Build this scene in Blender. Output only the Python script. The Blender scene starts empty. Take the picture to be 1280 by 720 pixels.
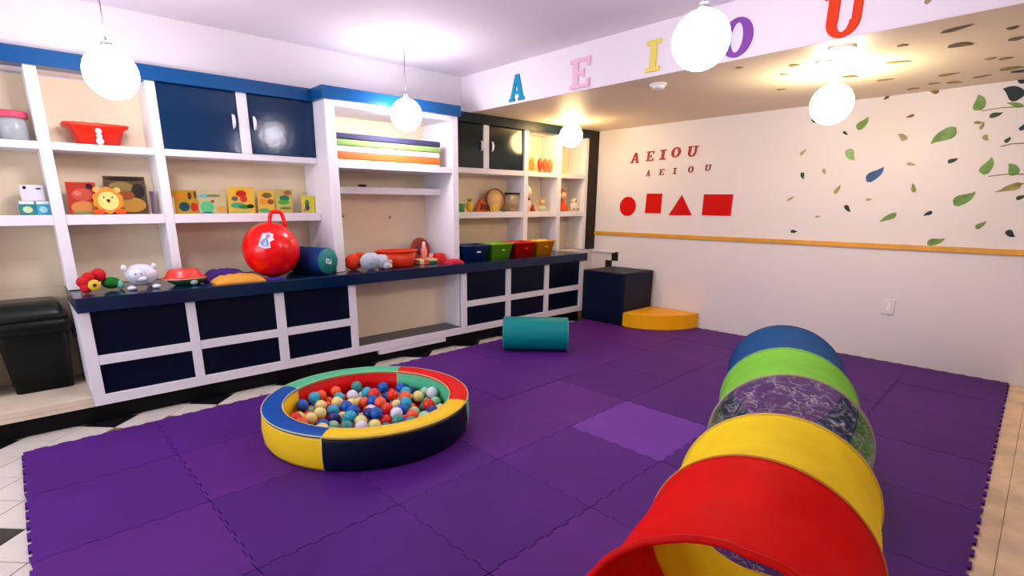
import bpy, bmesh, math, random
from mathutils import Vector, Matrix
from mathutils.noise import noise
S = bpy.context.scene
COL = S.collection
PI = math.pi
R_ = random.Random(7)

# ------------------------------------------------------------------ camera, light, exposure
F, CX, CY = 660.4, 615.3, 431.9
yaw, pit, rol = 2.4129, -0.2592, 0.0015
fw = Vector((math.cos(yaw)*math.cos(pit), math.sin(yaw)*math.cos(pit), math.sin(pit)))
rt = Vector((math.sin(yaw), -math.cos(yaw), 0)); up = rt.cross(fw)
rt, up = rt*math.cos(rol)+up*math.sin(rol), -rt*math.sin(rol)+up*math.cos(rol)
cd = bpy.data.cameras.new('camera'); cam = bpy.data.objects.new('camera', cd); COL.objects.link(cam)
cam.matrix_world = Matrix(((rt.x, up.x, -fw.x, 0), (rt.y, up.y, -fw.y, 0), (rt.z, up.z, -fw.z, 1.6), (0, 0, 0, 1)))
cd.sensor_width = 36; cd.lens = F/1280*36; cd.clip_start = 0.05
cd.shift_x = (640-CX)/1280; cd.shift_y = (CY-360)/1280
S.camera = cam
W_ = bpy.data.worlds.new('world'); S.world = W_; W_.use_nodes = True
W_.node_tree.nodes['Background'].inputs[0].default_value = (0.80, 0.86, 1.0, 1)
W_.node_tree.nodes['Background'].inputs[1].default_value = 0.35
S.view_settings.view_transform = 'Standard'; S.view_settings.look = 'None'; S.view_settings.gamma = 1
S.view_settings.exposure = 1.35
S.view_settings.use_curve_mapping = False
GLOBE_COOL = ((0.97, 0.90, 1.0), 17.0)
GLOBE_WARM = ((1.0, 0.84, 0.58), 19.0)
GLOBE_AMBER = ((1.0, 0.74, 0.36), 12.0)
def area(name, loc, rot, sx, sy, power, color):
    l = bpy.data.lights.new(name, 'AREA'); l.shape = 'RECTANGLE'; l.size = sx; l.size_y = sy
    l.energy = power; l.color = color
    o = bpy.data.objects.new(name, l); o.location = loc; o.rotation_euler = rot; COL.objects.link(o)
area('added_daylight_fill', (-2.6, -2.9, 1.75), (PI/2, 0, 0), 3.6, 1.5, 38, (0.84, 0.88, 1.0))  # unseen fill lamp, added behind the camera to stand in for daylight

# ------------------------------------------------------------------ materials
MC = {}
def mat(name, col, rough=0.5, spec=0.5, bump=0.0, bscale=40.0, var=0.0, vscale=3.0, emit=0, coat=0.0, metal=0.0, sss=0):
    if name in MC: return MC[name]
    m = bpy.data.materials.new(name); m.use_nodes = True; nt = m.node_tree; b = nt.nodes['Principled BSDF']
    b.inputs['Base Color'].default_value = (*col, 1); b.inputs['Roughness'].default_value = rough
    b.inputs['Specular IOR Level'].default_value = spec; b.inputs['Metallic'].default_value = metal
    b.inputs['Coat Weight'].default_value = coat; b.inputs['Coat Roughness'].default_value = 0.08
    if emit:
        b.inputs['Emission Color'].default_value = (*col, 1); b.inputs['Emission Strength'].default_value = emit
    tc = nt.nodes.new('ShaderNodeTexCoord')
    if bump:
        n = nt.nodes.new('ShaderNodeTexNoise'); n.inputs['Scale'].default_value = bscale; n.inputs['Detail'].default_value = 4
        nt.links.new(tc.outputs['Object'], n.inputs['Vector'])
        bp = nt.nodes.new('ShaderNodeBump'); bp.inputs['Strength'].default_value = bump; bp.inputs['Distance'].default_value = 0.01
        nt.links.new(n.outputs['Fac'], bp.inputs['Height']); nt.links.new(bp.outputs['Normal'], b.inputs['Normal'])
    if var:
        n = nt.nodes.new('ShaderNodeTexNoise'); n.inputs['Scale'].default_value = vscale; n.inputs['Detail'].default_value = 3
        nt.links.new(tc.outputs['Object'], n.inputs['Vector'])
        r = nt.nodes.new('ShaderNodeValToRGB')
        r.color_ramp.elements[0].position = 0.3; r.color_ramp.elements[1].position = 0.7
        r.color_ramp.elements[0].color = (*[c*(1-var) for c in col], 1)
        r.color_ramp.elements[1].color = (*[min(1, c*(1+var)) for c in col], 1)
        nt.links.new(n.outputs['Fac'], r.inputs['Fac']); nt.links.new(r.outputs['Color'], b.inputs['Base Color'])
    m.diffuse_color = (*col, 1)
    MC[name] = m; return m
def c8(r, g, b):
    f = lambda v: (v/255/12.92) if v/255 <= 0.04045 else ((v/255+0.055)/1.055)**2.4
    return (f(r), f(g), f(b))
wall_m = mat('wall_paint', (0.80, 0.75, 0.77), 0.55, 0.3, bump=0.08, bscale=14, var=0.015, vscale=1.2)
ceil_m = mat('ceiling_paint', (0.84, 0.77, 0.82), 0.7, 0.2)
soffit_m = mat('soffit_paint', (0.84, 0.70, 0.52), 0.5, 0.3, bump=0.05, bscale=10, var=0.03, vscale=1.5)
frame_m = mat('white_enamel', (0.86, 0.83, 0.86), 0.35, 0.4, bump=0.05, bscale=25)
cream_m = mat('cream_paint', (0.90, 0.75, 0.52), 0.6, 0.3, bump=0.06, bscale=20, var=0.05, vscale=2)
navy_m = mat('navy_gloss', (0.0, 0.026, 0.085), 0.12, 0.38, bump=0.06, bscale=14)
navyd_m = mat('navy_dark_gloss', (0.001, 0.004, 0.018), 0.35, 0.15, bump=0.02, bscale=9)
green_m = mat('bottle_navy_gloss', (0.001, 0.012, 0.016), 0.13, 0.5, bump=0.05, bscale=14)
corn_m = mat('blue_cornice', (0.001, 0.075, 0.24), 0.28, 0.35)
cornd_m = mat('dark_blue_cornice', (0.002, 0.014, 0.026), 0.3, 0.35)
cornm_m = mat('navy_cornice', (0.003, 0.055, 0.2), 0.25, 0.5)
top_m = mat('worktop_gloss', (0.001, 0.013, 0.05), 0.17, 0.35, bump=0.02, bscale=6, var=0.2)
black_m = mat('black_plinth', (0.003, 0.003, 0.004), 0.45, 0.15)
slab_m = mat('grey_slab', (0.07, 0.075, 0.09), 0.45, 0.4, var=0.15)
brown_m = mat('dark_brown_wood', (0.022, 0.013, 0.006), 0.45, 0.2, var=0.3, vscale=8)
rail_m = mat('ochre_wood', (0.75, 0.36, 0.03), 0.4, 0.4, var=0.1, vscale=5)
tile_w = mat('white_tile', (0.72, 0.66, 0.58), 0.25, 0.5, var=0.05, vscale=2)
tile_b = mat('black_tile', (0.008, 0.008, 0.01), 0.25, 0.5)
grout_m = mat('grout', (0.22, 0.14, 0.06), 0.8, 0.2)
kerb_m = mat('beige_stone', (0.74, 0.56, 0.36), 0.45, 0.4, bump=0.1, bscale=12, var=0.18, vscale=5)
chrome_m = mat('chrome', (0.8, 0.8, 0.8), 0.15, metal=1)
white_m = mat('white_plastic', (0.85, 0.84, 0.84), 0.35)

# ------------------------------------------------------------------ mesh helpers
WO = {}
def bm_new(): return bmesh.new()
def box(bm, x0, x1, y0, y1, z0, z1, bev=0.0, seg=1):
    t = bmesh.new(); bmesh.ops.create_cube(t, size=1)
    for v in t.verts:
        v.co = Vector(((x0+x1)/2+v.co.x*(x1-x0), (y0+y1)/2+v.co.y*(y1-y0), (z0+z1)/2+v.co.z*(z1-z0)))
    if bev: bmesh.ops.bevel(t, geom=t.edges[:], offset=bev, segments=seg, affect='EDGES', profile=0.5)
    merge(bm, t); return bm
def merge(bm, t, mtx=None):
    if mtx: t.transform(mtx)
    vm = {v: bm.verts.new(v.co) for v in t.verts}
    for f in t.faces:
        try: nf = bm.faces.new([vm[v] for v in f.verts]); nf.smooth = f.smooth
        except ValueError: pass
    t.free()
def lathe(bm, prof, c=(0, 0, 0), axis=(0, 0, 1), seg=32, sx=1, sy=1):
    """prof: list of (r, h) along axis from c; closes at r=0."""
    t = bmesh.new(); rings = []
    for r, h in prof:
        if r < 1e-6: rings.append([t.verts.new((0, 0, h))])
        else: rings.append([t.verts.new((r*math.cos(2*PI*k/seg)*sx, r*math.sin(2*PI*k/seg)*sy, h)) for k in range(seg)])
    for a, b in zip(rings, rings[1:]):
        for k in range(seg):
            k2 = (k+1) % seg
            if len(a) == 1 and len(b) == 1: continue
            if len(a) == 1: f = [a[0], b[k], b[k2]]
            elif len(b) == 1: f = [a[k], b[0], a[k2]]
            else: f = [a[k], b[k], b[k2], a[k2]]
            t.faces.new(f).smooth = True
    bmesh.ops.recalc_face_normals(t, faces=t.faces[:])
    q = Vector((0, 0, 1)).rotation_difference(Vector(axis).normalized()).to_matrix().to_4x4()
    merge(bm, t, Matrix.Translation(Vector(c)) @ q); return bm
def ball(bm, c, rx, ry=None, rz=None, seg=20, rings=12, rot=None):
    ry = ry or rx; rz = rz or rx
    t = bmesh.new(); bmesh.ops.create_uvsphere(t, u_segments=seg, v_segments=rings, radius=1)
    for f in t.faces: f.smooth = True
    m = Matrix.Diagonal((rx, ry, rz, 1))
    if rot: m = rot.to_4x4() @ m
    merge(bm, t, Matrix.Translation(Vector(c)) @ m); return bm
def tube(bm, pts, r, seg=8, closed=False):
    pts = [Vector(p) for p in pts]; n = len(pts); t = bmesh.new(); rings = []
    ref = None
    for i, p in enumerate(pts):
        a = pts[i-1] if (i or closed) else p; b = pts[(i+1) % n] if (i < n-1 or closed) else p
        d = (b-a).normalized()
        if ref is None: ref = d.orthogonal().normalized()
        ref = (ref-d*ref.dot(d)).normalized(); s = d.cross(ref)
        rr = r[i] if isinstance(r, (list, tuple)) else r
        rings.append([t.verts.new(p+(ref*math.cos(2*PI*k/seg)+s*math.sin(2*PI*k/seg))*rr) for k in range(seg)])
    m = n if closed else n-1
    for i in range(m):
        a, b = rings[i], rings[(i+1) % n]
        for k in range(seg): t.faces.new((a[k], a[(k+1) % seg], b[(k+1) % seg], b[k])).smooth = True
    if not closed:
        t.faces.new(rings[0][::-1]); t.faces.new(rings[-1])
    bmesh.ops.recalc_face_normals(t, faces=t.faces[:])
    merge(bm, t); return bm
def prism(bm, poly, mtx, d0, d1):
    """poly 2D; extruded from d0 to d1 along local z; mtx maps to world."""
    t = bmesh.new(); n = len(poly)
    a = [t.verts.new((x, y, d0)) for x, y in poly]; b = [t.verts.new((x, y, d1)) for x, y in poly]
    t.faces.new(a[::-1]); t.faces.new(b)
    for i in range(n): t.faces.new((a[i], a[(i+1) % n], b[(i+1) % n], b[i]))
    bmesh.ops.recalc_face_normals(t, faces=t.faces[:])
    merge(bm, t, mtx); return bm
def empty(name, loc, rotz=0):
    o = bpy.data.objects.new(name, None); o.location = loc; o.rotation_euler = (0, 0, rotz); o.empty_display_size = 0.05
    COL.objects.link(o); WO[o.name] = Vector(loc); return o
def obj(name, bm, m, parent=None, local=False):
    o_w = WO.get(parent.name, Vector()) if parent else Vector()
    if parent is not None and parent.get('_local'): o_w = Vector()
    if not local and parent is not None: bm.transform(Matrix.Translation(-o_w))
    me = bpy.data.meshes.new(name); bm.to_mesh(me); bm.free(); me.materials.append(m)
    o = bpy.data.objects.new(name, me); COL.objects.link(o)
    if parent is not None:
        o.parent = parent
        if parent.get('_local'): o['_local'] = 1
    WO[o.name] = o_w
    return o
def thing(name, label, cat, loc, rotz=0, group=None, local=False):
    o = empty(name, loc, rotz); o['label'] = label; o['category'] = cat
    if group: o['group'] = group
    if local: o['_local'] = 1
    return o
def tag(o, label, cat, group=None):
    o['label'] = label; o['category'] = cat
    if group: o['group'] = group
    return o
def struct(name, bm, m, parent=None):
    o = obj(name, bm, m, parent)
    if parent is None: o['kind'] = 'structure'
    return o
def B(*a, **k): return box(bm_new(), *a, **k)

# ------------------------------------------------------------------ room shell
XW, YB, ZC, ZS, YBEAM = -5.5, 6.70, 3.05, 2.65, 4.24
fl = struct('floor', B(-5.9, 2.2, -3.2, 6.9, -0.2, -0.004), grout_m)
b = bm_new(); box(b, -5.7, XW, -3.0, 6.7, 0, ZC); box(b, XW, -5.3, -3.0, 6.7, ZS, ZC)
box(b, XW, -5.17, 5.975, 6.7, 0, 0.955); struct('wall_left', b, wall_m)
wb = struct('wall_back', B(-5.7, 2.2, YB, 6.9, 0, ZC), wall_m)
struct('wall_right', B(2.0, 2.2, -3.0, YB, 0, ZC), wall_m)
b = bm_new(); box(b, -5.7, 2.2, -3.2, -3.0, 0, 1.0); box(b, -5.7, 2.2, -3.2, -3.0, 2.5, ZC)
box(b, -5.7, -4.4, -3.2, -3.0, 1.0, 2.5); box(b, -0.8, 2.2, -3.2, -3.0, 1.0, 2.5); struct('wall_rear', b, wall_m)
b = bm_new()
for x in (-4.4, -3.22, -2.03, -0.85): box(b, x, x+0.05, -3.14, -3.06, 1.0, 2.5)
box(b, -4.4, -0.8, -3.14, -3.06, 1.0, 1.05); box(b, -4.4, -0.8, -3.14, -3.06, 2.45, 2.5)
wn = struct('added_window_1', b, white_m)  # unseen window frame, added with its opening to let fill light in
struct('ceiling', B(-5.7, 2.2, -3.2, YBEAM, ZC, ZC+0.15), ceil_m)
b = bm_new(); box(b, -5.5, 2.2, YBEAM, YBEAM+0.12, ZS, ZC); beam = struct('trim_1', b, ceil_m)
b = bm_new(); box(b, -5.5, 2.2, YBEAM+0.12, YB, ZS+0.0, ZS+0.1); box(b, -5.5, 2.2, YBEAM+0.004, YBEAM+0.12, ZS-0.002, ZS)
soff = struct('ceiling.001', b, soffit_m)
struct('trim_2', B(-5.15, 2.0, YB-0.022, YB, 1.172, 1.224, bev=0.003), rail_m)
struct('trim_3', B(-5.28, -5.14, 6.50, YB, 0.96, ZS, bev=0.004), brown_m)
b = bm_new(); box(b, -5.17, -4.74, 6.665, YB, 0.918, 0.93); struct('trim_4', b, wall_m)
st = struct('trim_5', B(-4.80, -4.69, 6.69, YB, 0.80, 0.93), brown_m)
obj('painted_block', B(-4.91, -4.795, 6.69, YB, 0.67, 0.80), brown_m, st)
# plinth under the cabinets
struct('trim_6', B(-5.5, -4.80, -3.0, 5.95, 0, 0.14), black_m)
# kerb on the right of the mat
K = [(-0.155, 6.70), (0.115, -0.3), (0.22, -3.0)]
b = bm_new()
prism(b, [(-0.155, 6.70), (2.0, 6.70), (2.0, -3.0), (0.22, -3.0), (0.115, -0.3)], Matrix.Identity(4), -0.02, 0.03)
bmesh.ops.bevel(b, geom=[e for e in b.edges if all(v.co.z > 0.02 for v in e.verts)], offset=0.012, segments=3, affect='EDGES')
kb = struct('trim_7', b, kerb_m)
b = bm_new()
prism(b, [(-0.29, 6.70), (-0.157, 6.70), (0.113, -0.3), (0.218, -3.0), (0.10, -3.0), (0.02, -0.3)], Matrix.Identity(4), -0.02, 0.002)
struct('trim_8', b, kerb_m)

# diagonal floor tiles (only where they are seen)
TS = 0.25; hd = TS*math.sqrt(2)/2; g = 0.0035
def tile_mesh(name, m):
    b = bm_new(); h = hd-g*1.4
    prism(b, [(h, 0), (0, h), (-h, 0), (0, -h)], Matrix.Identity(4), -0.004, 0.0)
    me = bpy.data.meshes.new(name); b.to_mesh(me); b.free(); me.materials.append(m); return me
tw, tb = tile_mesh('floor_tile', tile_w), tile_mesh('floor_tile_black', tile_b)
ox, oy = -3.35, -0.377; n_t = 0
for i in range(-12, 40):
    for j in range(-60, 60):
        if (i+j) % 2: continue
        x = ox+(i-8)*hd; y = oy+j*hd
        seen = (-4.98 < x < -4.5 and -1.2 < y < 6.6) or (-5.0 < x < -2.3 and -1.1 < y < -0.02)
        if x < -4.8 or not seen: continue
        blk = ((i-8) % 8 == 0 and j % 4 == 0)
        t = bpy.data.objects.new('floor_tile', tb if blk else tw); COL.objects.link(t)
        t.location = (x, y, 0); t.parent = fl; n_t += 1
def base_floor():
    return None
# under everything else, a plain continuation of the floor
struct('floor.001', B(-4.80, 2.0, -3.0, -1.25, -0.004, -0.001), tile_w)

# ------------------------------------------------------------------ interlocking foam mat
mats = [mat('mat_purple_a', (0.084, 0.012, 0.20), 0.55, 0.15, bump=0.15, bscale=120, var=0.10, vscale=2),
        mat('mat_purple_b', (0.074, 0.010, 0.18), 0.55, 0.15, bump=0.15, bscale=120, var=0.12, vscale=2),
        mat('mat_purple_c', (0.100, 0.014, 0.205), 0.55, 0.15, bump=0.15, bscale=120, var=0.08, vscale=2),
        mat('mat_purple_bright', (0.15, 0.036, 0.34), 0.55, 0.15, bump=0.15, bscale=120, var=0.06, vscale=2)]
NX, NY = 6, 9
P00, P10, P01, P11 = [Vector(p) for p in ((-4.451, -0.19, 0), (0.065, -0.19, 0), (-4.70, 6.66, 0), (-0.275, 6.66, 0))]
def mp(u, v): return (P00*(1-u)+P10*u)*(1-v)+(P01*(1-u)+P11*u)*v
NT = 12; AMP = 0.016; GP = 0.0022
def wave(k):   # list of (t, s) for an edge
    pts = []
    for q in range(NT):
        a, c = q/NT, (q+1)/NT
        s = 1 if q % 2 == 0 else -1
        e = 0.12/NT
        pts += [(a+e*s*0.5 + (0 if q else 0), s), (c-e*s*0.5, s)]
    pts[0] = (0.0, 1); pts[-1] = (1.0, -1)
    return pts
WV = wave(0)
mat_root = thing('foam_play_mat', 'large purple interlocking foam puzzle mat with toothed edges covering the floor', 'play mat', (-2.35, 3.2, 0))
dx, dy = 4.5/NX, 6.85/NY
for i in range(NX):
    for j in range(NY):
        pts = []
        A = AMP
        # bottom edge (y=j), left to right
        def P(x, y): return mp(x/4.5, y/6.85)
        x0, x1, y0, y1 = i*dx, (i+1)*dx, j*dy, (j+1)*dy
        inn = WV[1:-1]
        poly = [(x0+GP, y0+GP)]
        poly += [(x0+t*dx, y0+s*A/2+GP) for t, s in inn]
        poly += [(x1-GP, y0+GP)]
        poly += [(x1+s*A/2-GP, y0+t*dy) for t, s in inn]
        poly += [(x1-GP, y1-GP)]
        poly += [(x0+t*dx, y1+s*A/2-GP) for t, s in reversed(inn)]
        poly += [(x0+GP, y1-GP)]
        poly += [(x0+s*A/2+GP, y0+t*dy) for t, s in reversed(inn)]
        pw = [P(x, y) for x, y in poly]
        bm = bm_new(); zt = 0.0185+R_.uniform(-0.001, 0.0015)
        prism(bm, [(p.x, p.y) for p in pw], Matrix.Identity(4), 0.0005, zt)
        bmesh.ops.bevel(bm, geom=[e for e in bm.edges if all(v.co.z > 0.01 for v in e.verts)], offset=0.0012, segments=1, affect='EDGES')
        m = mats[3] if (i, j) == (3, 4) else mats[R_.choice([0, 0, 1, 1, 2])]
        obj('foam_tile', bm, m, mat_root)

# ------------------------------------------------------------------ cabinets
XS, XT, XF = -5.16, -4.92, -4.736
BAYS_L = [(-1.03, -0.96), (-0.36, -0.29), (0.253, 0.326), (0.974, 1.042)]
def handle(parent, x, y, z):
    bm = bm_new(); tube(bm, [(x, y, z-0.055), (x+0.022, y, z-0.045), (x+0.03, y, z-0.02), (x+0.03, y, z+0.02), (x+0.022, y, z+0.045), (x, y, z+0.055)],
                        [0.008, 0.012, 0.015, 0.015, 0.012, 0.008], 10)
    return obj('handle', bm, white_m, parent)
def door(parent, y0, y1, z0, z1, m, hy, ajar=(0, 0)):
    bm = B(XS-0.035, XS-0.012, y0+0.004, y1-0.004, z0+0.004, z1-0.004, bev=0.003)
    c = Vector((XS-0.02, (y0+y1)/2, (z0+z1)/2))
    bm.transform(Matrix.Translation(c) @ Matrix.Rotation(math.radians(ajar[0]), 4, 'Z') @ Matrix.Rotation(math.radians(ajar[1]), 4, 'Y') @ Matrix.Translation(-c))
    d = obj('door', bm, m, parent)
    handle(d, XS-0.012, hy, (z0+z1)/2+0.01); return d
# upper left shelving
u = thing('wall_shelving', 'white built-in shelves left of the tall niche, blue cornice and two navy doors on top', 'shelving', (-5.33, 1.0, 0.96))
obj('back_panel', B(XW+0.001, XW+0.01, -1.0, 2.33, 0.965, 2.53), cream_m, u)
for a, c in BAYS_L:
    z0 = 0.96 if c > 0.9 else (0.965 if c > 0.3 else 0.22)
    obj('upright', B(XW+0.012, XS, a, c, z0, 2.54, bev=0.003), frame_m, u)
for (y0, y1) in ((-0.96, -0.36), (-0.29, 0.253), (0.326, 0.974), (1.042, 2.329)):
    for (z0, z1) in ((1.987, 2.04), (1.452, 1.526)):
        obj('shelf', B(XW+0.012, XS-0.001, y0+0.001, y1-0.001, z0, z1, bev=0.003), frame_m, u)
obj('top_panel', B(XW+0.012, XS, -1.03, 2.329, 2.541, 2.56), frame_m, u)
obj('back_panel', B(XW+0.001, XW+0.01, -1.0, 0.251, 0.222, 0.964), cream_m, u)
c = obj('cornice', B(XW+0.21, XS+0.03, -1.06, 2.299, 2.54, 2.649, bev=0.004), corn_m, u); c['label'] = 'blue cornice'
obj('door_post', B(XW+0.3, XS, 1.646, 1.731, 2.041, 2.539, bev=0.003), frame_m, u)
door(u, 1.042, 1.646, 2.041, 2.539, navy_m, 1.60); door(u, 1.731, 2.329, 2.041, 2.539, navy_m, 1.775, (-2.4, 1.4))
# tall central niche
u = thing('tall_niche_unit', 'tall white open unit in the middle, standing forward of the shelves, with blue cornice', 'shelving', (-5.2, 3.1, 0.96))
obj('back_panel', B(XW+0.001, XW+0.01, 2.331, 3.879, 0.965, 2.53), cream_m, u)
obj('side_panel', B(XW+0.012, XT, 2.331, 2.43, 0.961, 2.54, bev=0.004), frame_m, u)
obj('side_panel', B(XW+0.012, XT, 3.795, 3.879, 0.961, 2.54, bev=0.004), frame_m, u)
obj('shelf', B(XW+0.012, XT-0.004, 2.431, 3.794, 1.945, 2.005, bev=0.003), frame_m, u)
obj('shelf', B(XW+0.012, -5.15, 2.431, 3.794, 1.713, 1.783, bev=0.003), frame_m, u)
obj('top_panel', B(XW+0.012, XT, 2.431, 3.794, 2.49, 2.54), frame_m, u)
obj('cornice', B(XW+0.21, XT+0.035, 2.30, 3.90, 2.541, 2.649, bev=0.004), corn_m, u)
for y, z in ((2.72, 1.49), (3.30, 1.47)):
    bm = bm_new(); lathe(bm, [(0, 0), (0.018, 0), (0.018, 0.006), (0, 0.006)], (XW+0.01, y, z), (1, 0, 0), 12)
    tube(bm, [(XW+0.014, y, z), (XW+0.045, y, z-0.006), (XW+0.055, y, z+0.016)], 0.005, 6)
    obj('hook', bm, chrome_m, u)
# upper right shelving
u = thing('wall_shelving', 'yellow-lit white shelves right of the tall niche, dark doors on top', 'shelving', (-5.33, 5.2, 0.96))
obj('back_panel', B(XW+0.001, XW+0.01, 3.881, 6.49, 0.965, 2.53), cream_m, u)
for a, c in ((5.168, 5.243), (5.83, 5.905), (6.43, 6.495)):
    obj('upright', B(XW+0.012, XS, a, c, 0.96, 2.539, bev=0.003), frame_m, u)
for (y0, y1) in ((3.881, 5.168), (5.243, 5.83), (5.905, 6.43)):
    for (z0, z1) in ((1.975, 2.037), (1.447, 1.52)):
        obj('shelf', B(XW+0.012, XS-0.001, y0+0.001, y1-0.001, z0, z1, bev=0.003), frame_m, u)
obj('top_panel', B(XW+0.012, XS, 3.881, 6.43, 2.541, 2.56), frame_m, u)
c = obj('cornice', B(XW+0.21, XS+0.02, 3.901, 6.499, 2.54, 2.649, bev=0.004), cornd_m, u); c['label'] = 'dark blue-green cornice'
obj('door_post', B(XW+0.3, XS, 4.466, 4.551, 2.038, 2.539, bev=0.003), frame_m, u)
door(u, 3.881, 4.466, 2.038, 2.539, green_m, 4.43); door(u, 4.551, 5.168, 2.038, 2.539, green_m, 4.60, (2.6, -1.2))
# worktop
wt = obj('worktop', B(-5.488, -4.69, 0.252, 5.975, 0.853, 0.96, bev=0.006, seg=2), top_m)
tag(wt, 'long glossy navy worktop under the upper shelves carrying the toys', 'worktop')
# base cabinets
def base_unit(label, stiles, y0, y1):
    u = thing('base_cabinet', label, 'cabinet', (-5.1, (y0+y1)/2, 0.14))
    for a, c in stiles: obj('stile', B(XF-0.03, XF, a, c, 0.2172, 0.8525, bev=0.002), frame_m, u)
    obj('bottom_rail', B(XF-0.03, XF, y0, y1, 0.1405, 0.217, bev=0.002), frame_m, u)
    for (a, c), (a2, c2) in zip(stiles, stiles[1:]):
        obj('middle_rail', B(XF-0.03, XF-0.001, c+0.0005, a2-0.0005, 0.449, 0.518, bev=0.002), frame_m, u)
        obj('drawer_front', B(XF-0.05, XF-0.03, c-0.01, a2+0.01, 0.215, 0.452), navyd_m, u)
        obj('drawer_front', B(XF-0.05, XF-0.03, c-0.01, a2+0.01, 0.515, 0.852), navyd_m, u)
    obj('side_panel', B(-5.488, XF-0.0505, y0, y0+0.03, 0.1405, 0.8525), frame_m, u)
    obj('side_panel', B(-5.488, XF-0.0505, y1-0.03, y1, 0.1405, 0.8525), frame_m, u)
    obj('bottom_panel', B(-5.488, XF-0.0505, y0+0.031, y1-0.031, 0.1405, 0.16), frame_m, u)
    return u
base_unit('white framed base cabinet left of the open niche, six navy-black panels', [(0.25, 0.325), (0.945, 1.012), (1.649, 1.728), (2.362, 2.431)], 0.25, 2.431)
base_unit('white framed base cabinet right of the open niche, six black panels, behind the teal roller', [(3.761, 3.834), (4.469, 4.541), (5.168, 5.239), (5.89, 5.96)], 3.761, 5.96)
u = thing('open_base_niche', 'open cream niche between the two base cabinets with a dark grey slab bottom', 'cabinet', (-5.0, 3.1, 0.14))
obj('bottom_rail', B(XF-0.03, XF, 2.432, 3.76, 0.1405, 0.217, bev=0.002), frame_m, u)
obj('skirting_board', B(-4.79, -4.745, 2.66, 3.52, 0.09, 0.139, bev=0.002), frame_m, u)
obj('bottom_slab', B(-5.07, XF-0.031, 2.432, 3.76, 0.16, 0.222), slab_m, u)
obj('back_panel', B(-5.10, -5.071, 2.432, 3.76, 0.16, 0.852), cream_m, u)
# platform for the bin
u = thing('low_platform', 'low beige ledge at the far left under the black bin', 'platform', (-5.1, -1.3, 0.14))
obj('platform_top', B(-5.499, XF-0.001, -2.99, 0.249, 0.17, 0.218, bev=0.003), mat('platform_paint', (0.72, 0.6, 0.45), 0.5, 0.3, var=0.1), u)
obj('fascia_board', B(XF-0.03, XF, -2.99, 0.249, 0.1405, 0.169, bev=0.002), MC['platform_paint'], u)

# ------------------------------------------------------------------ letters, shapes, leaves
def letter(ch, w, h, italic=0.0):
    """polygons in a w x h box, slab serif"""
    s = 0.24; t = 0.11; P = []
    def q(x0, y0, x1, y1, x2, y2, x3, y3): P.append([(x0, y0), (x1, y1), (x2, y2), (x3, y3)])
    def r(x0, y0, x1, y1): q(x0, y0, x1, y0, x1, y1, x0, y1)
    def arc(cx, cy, ro, ri, yo, yi, a0, a1, n):
        for k in range(n):
            a, c = a0+(a1-a0)*k/n, a0+(a1-a0)*(k+1)/n
            P.append([(cx+ro*math.cos(a), cy+yo*math.sin(a)), (cx+ro*math.cos(c), cy+yo*math.sin(c)), (cx+ri*math.cos(c), cy+yi*math.sin(c)), (cx+ri*math.cos(a), cy+yi*math.sin(a))])
    if ch == 'A':
        q(0.06, 0, 0.28, 0, 0.58, 1, 0.40, 1); q(0.70, 0, 0.96, 0, 0.64, 1, 0.40, 1)
        r(0.28, 0.26, 0.72, 0.38); r(0.0, 0, 0.38, t); r(0.60, 0, 1.0, t)
    elif ch == 'E':
        r(0.14, 0, 0.42, 1); r(0, 0, 0.9, t*1.2); r(0, 1-t*1.2, 0.9, 1); r(0.4, 0.44, 0.68, 0.56)
        r(0.86, 0, 1.0, 0.3); r(0.86, 0.7, 1.0, 1); r(0.62, 0.36, 0.72, 0.64)
    elif ch == 'I':
        r(0.28, 0, 0.72, 1); r(0, 0, 1, t*1.3); r(0, 1-t*1.3, 1, 1)
    elif ch == 'O':
        arc(0.5, 0.5, 0.5, 0.2, 0.5, 0.38, 0, 2*PI, 28)
    elif ch == 'U':
        r(0.10, 0.34, 0.36, 1); r(0.68, 0.34, 0.88, 1); r(0, 1-t, 0.46, 1); r(0.56, 1-t, 1, 1)
        arc(0.49, 0.36, 0.39, 0.15, 0.36, 0.24, PI, 2*PI, 14)
    return [[((x+italic*(y-0.5))*w, y*h) for x, y in p] for p in P]
def face_mtx(x, y, z, tilt=0.0):   # local x->world +X, local y->world +Z, local z-> world -Y (towards the room)
    return Matrix.Translation((x, y, z)) @ Matrix(((1, 0, 0, 0), (0, 0, -1, 0), (0, 1, 0, 0), (0, 0, 0, 1))) @ Matrix.Rotation(tilt, 4, 'Z')
def put_letter(ch, x, y, z, w, h, m, depth, label, group=None, tilt=0.0, rim=None, italic=0.0):
    bm = bm_new()
    for k, p in enumerate(letter(ch, w, h, italic)): prism(bm, p, face_mtx(x, y, z, tilt), 0.0005, depth+0.00015*(k % 5))
    o = obj('letter', bm, m); tag(o, label, 'letter')
    if group: o['group'] = group
    return o
foam = lambda n, c: mat(n, c, 0.7, 0.2, bump=0.1, bscale=60)
for ch, x0, z0, w, h, m, cn in (('A', -4.476, 2.672, 0.23, 0.255, foam('teal_foam', c8(15, 140, 175)), 'teal'),
                                ('E', -3.632, 2.670, 0.235, 0.256, foam('pink_foam', c8(238, 190, 215)), 'pale pink'),
                                ('I', -2.803, 2.684, 0.13, 0.24, foam('yellow_foam', c8(238, 220, 105)), 'yellow'),
                                ('O', -2.16, 2.665, 0.235, 0.265, foam('purple_foam', c8(135, 75, 165)), 'purple'),
                                ('U', -1.475, 2.655, 0.25, 0.27, foam('orange_foam', c8(228, 62, 25)), 'orange-red')):
    put_letter(ch, x0, YBEAM, z0, w, h, m, 0.014, f'large {cn} letter {ch} stuck on the ceiling beam')
red_m = mat('red_card', c8(208, 16, 10), 0.6, 0.12)
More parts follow.
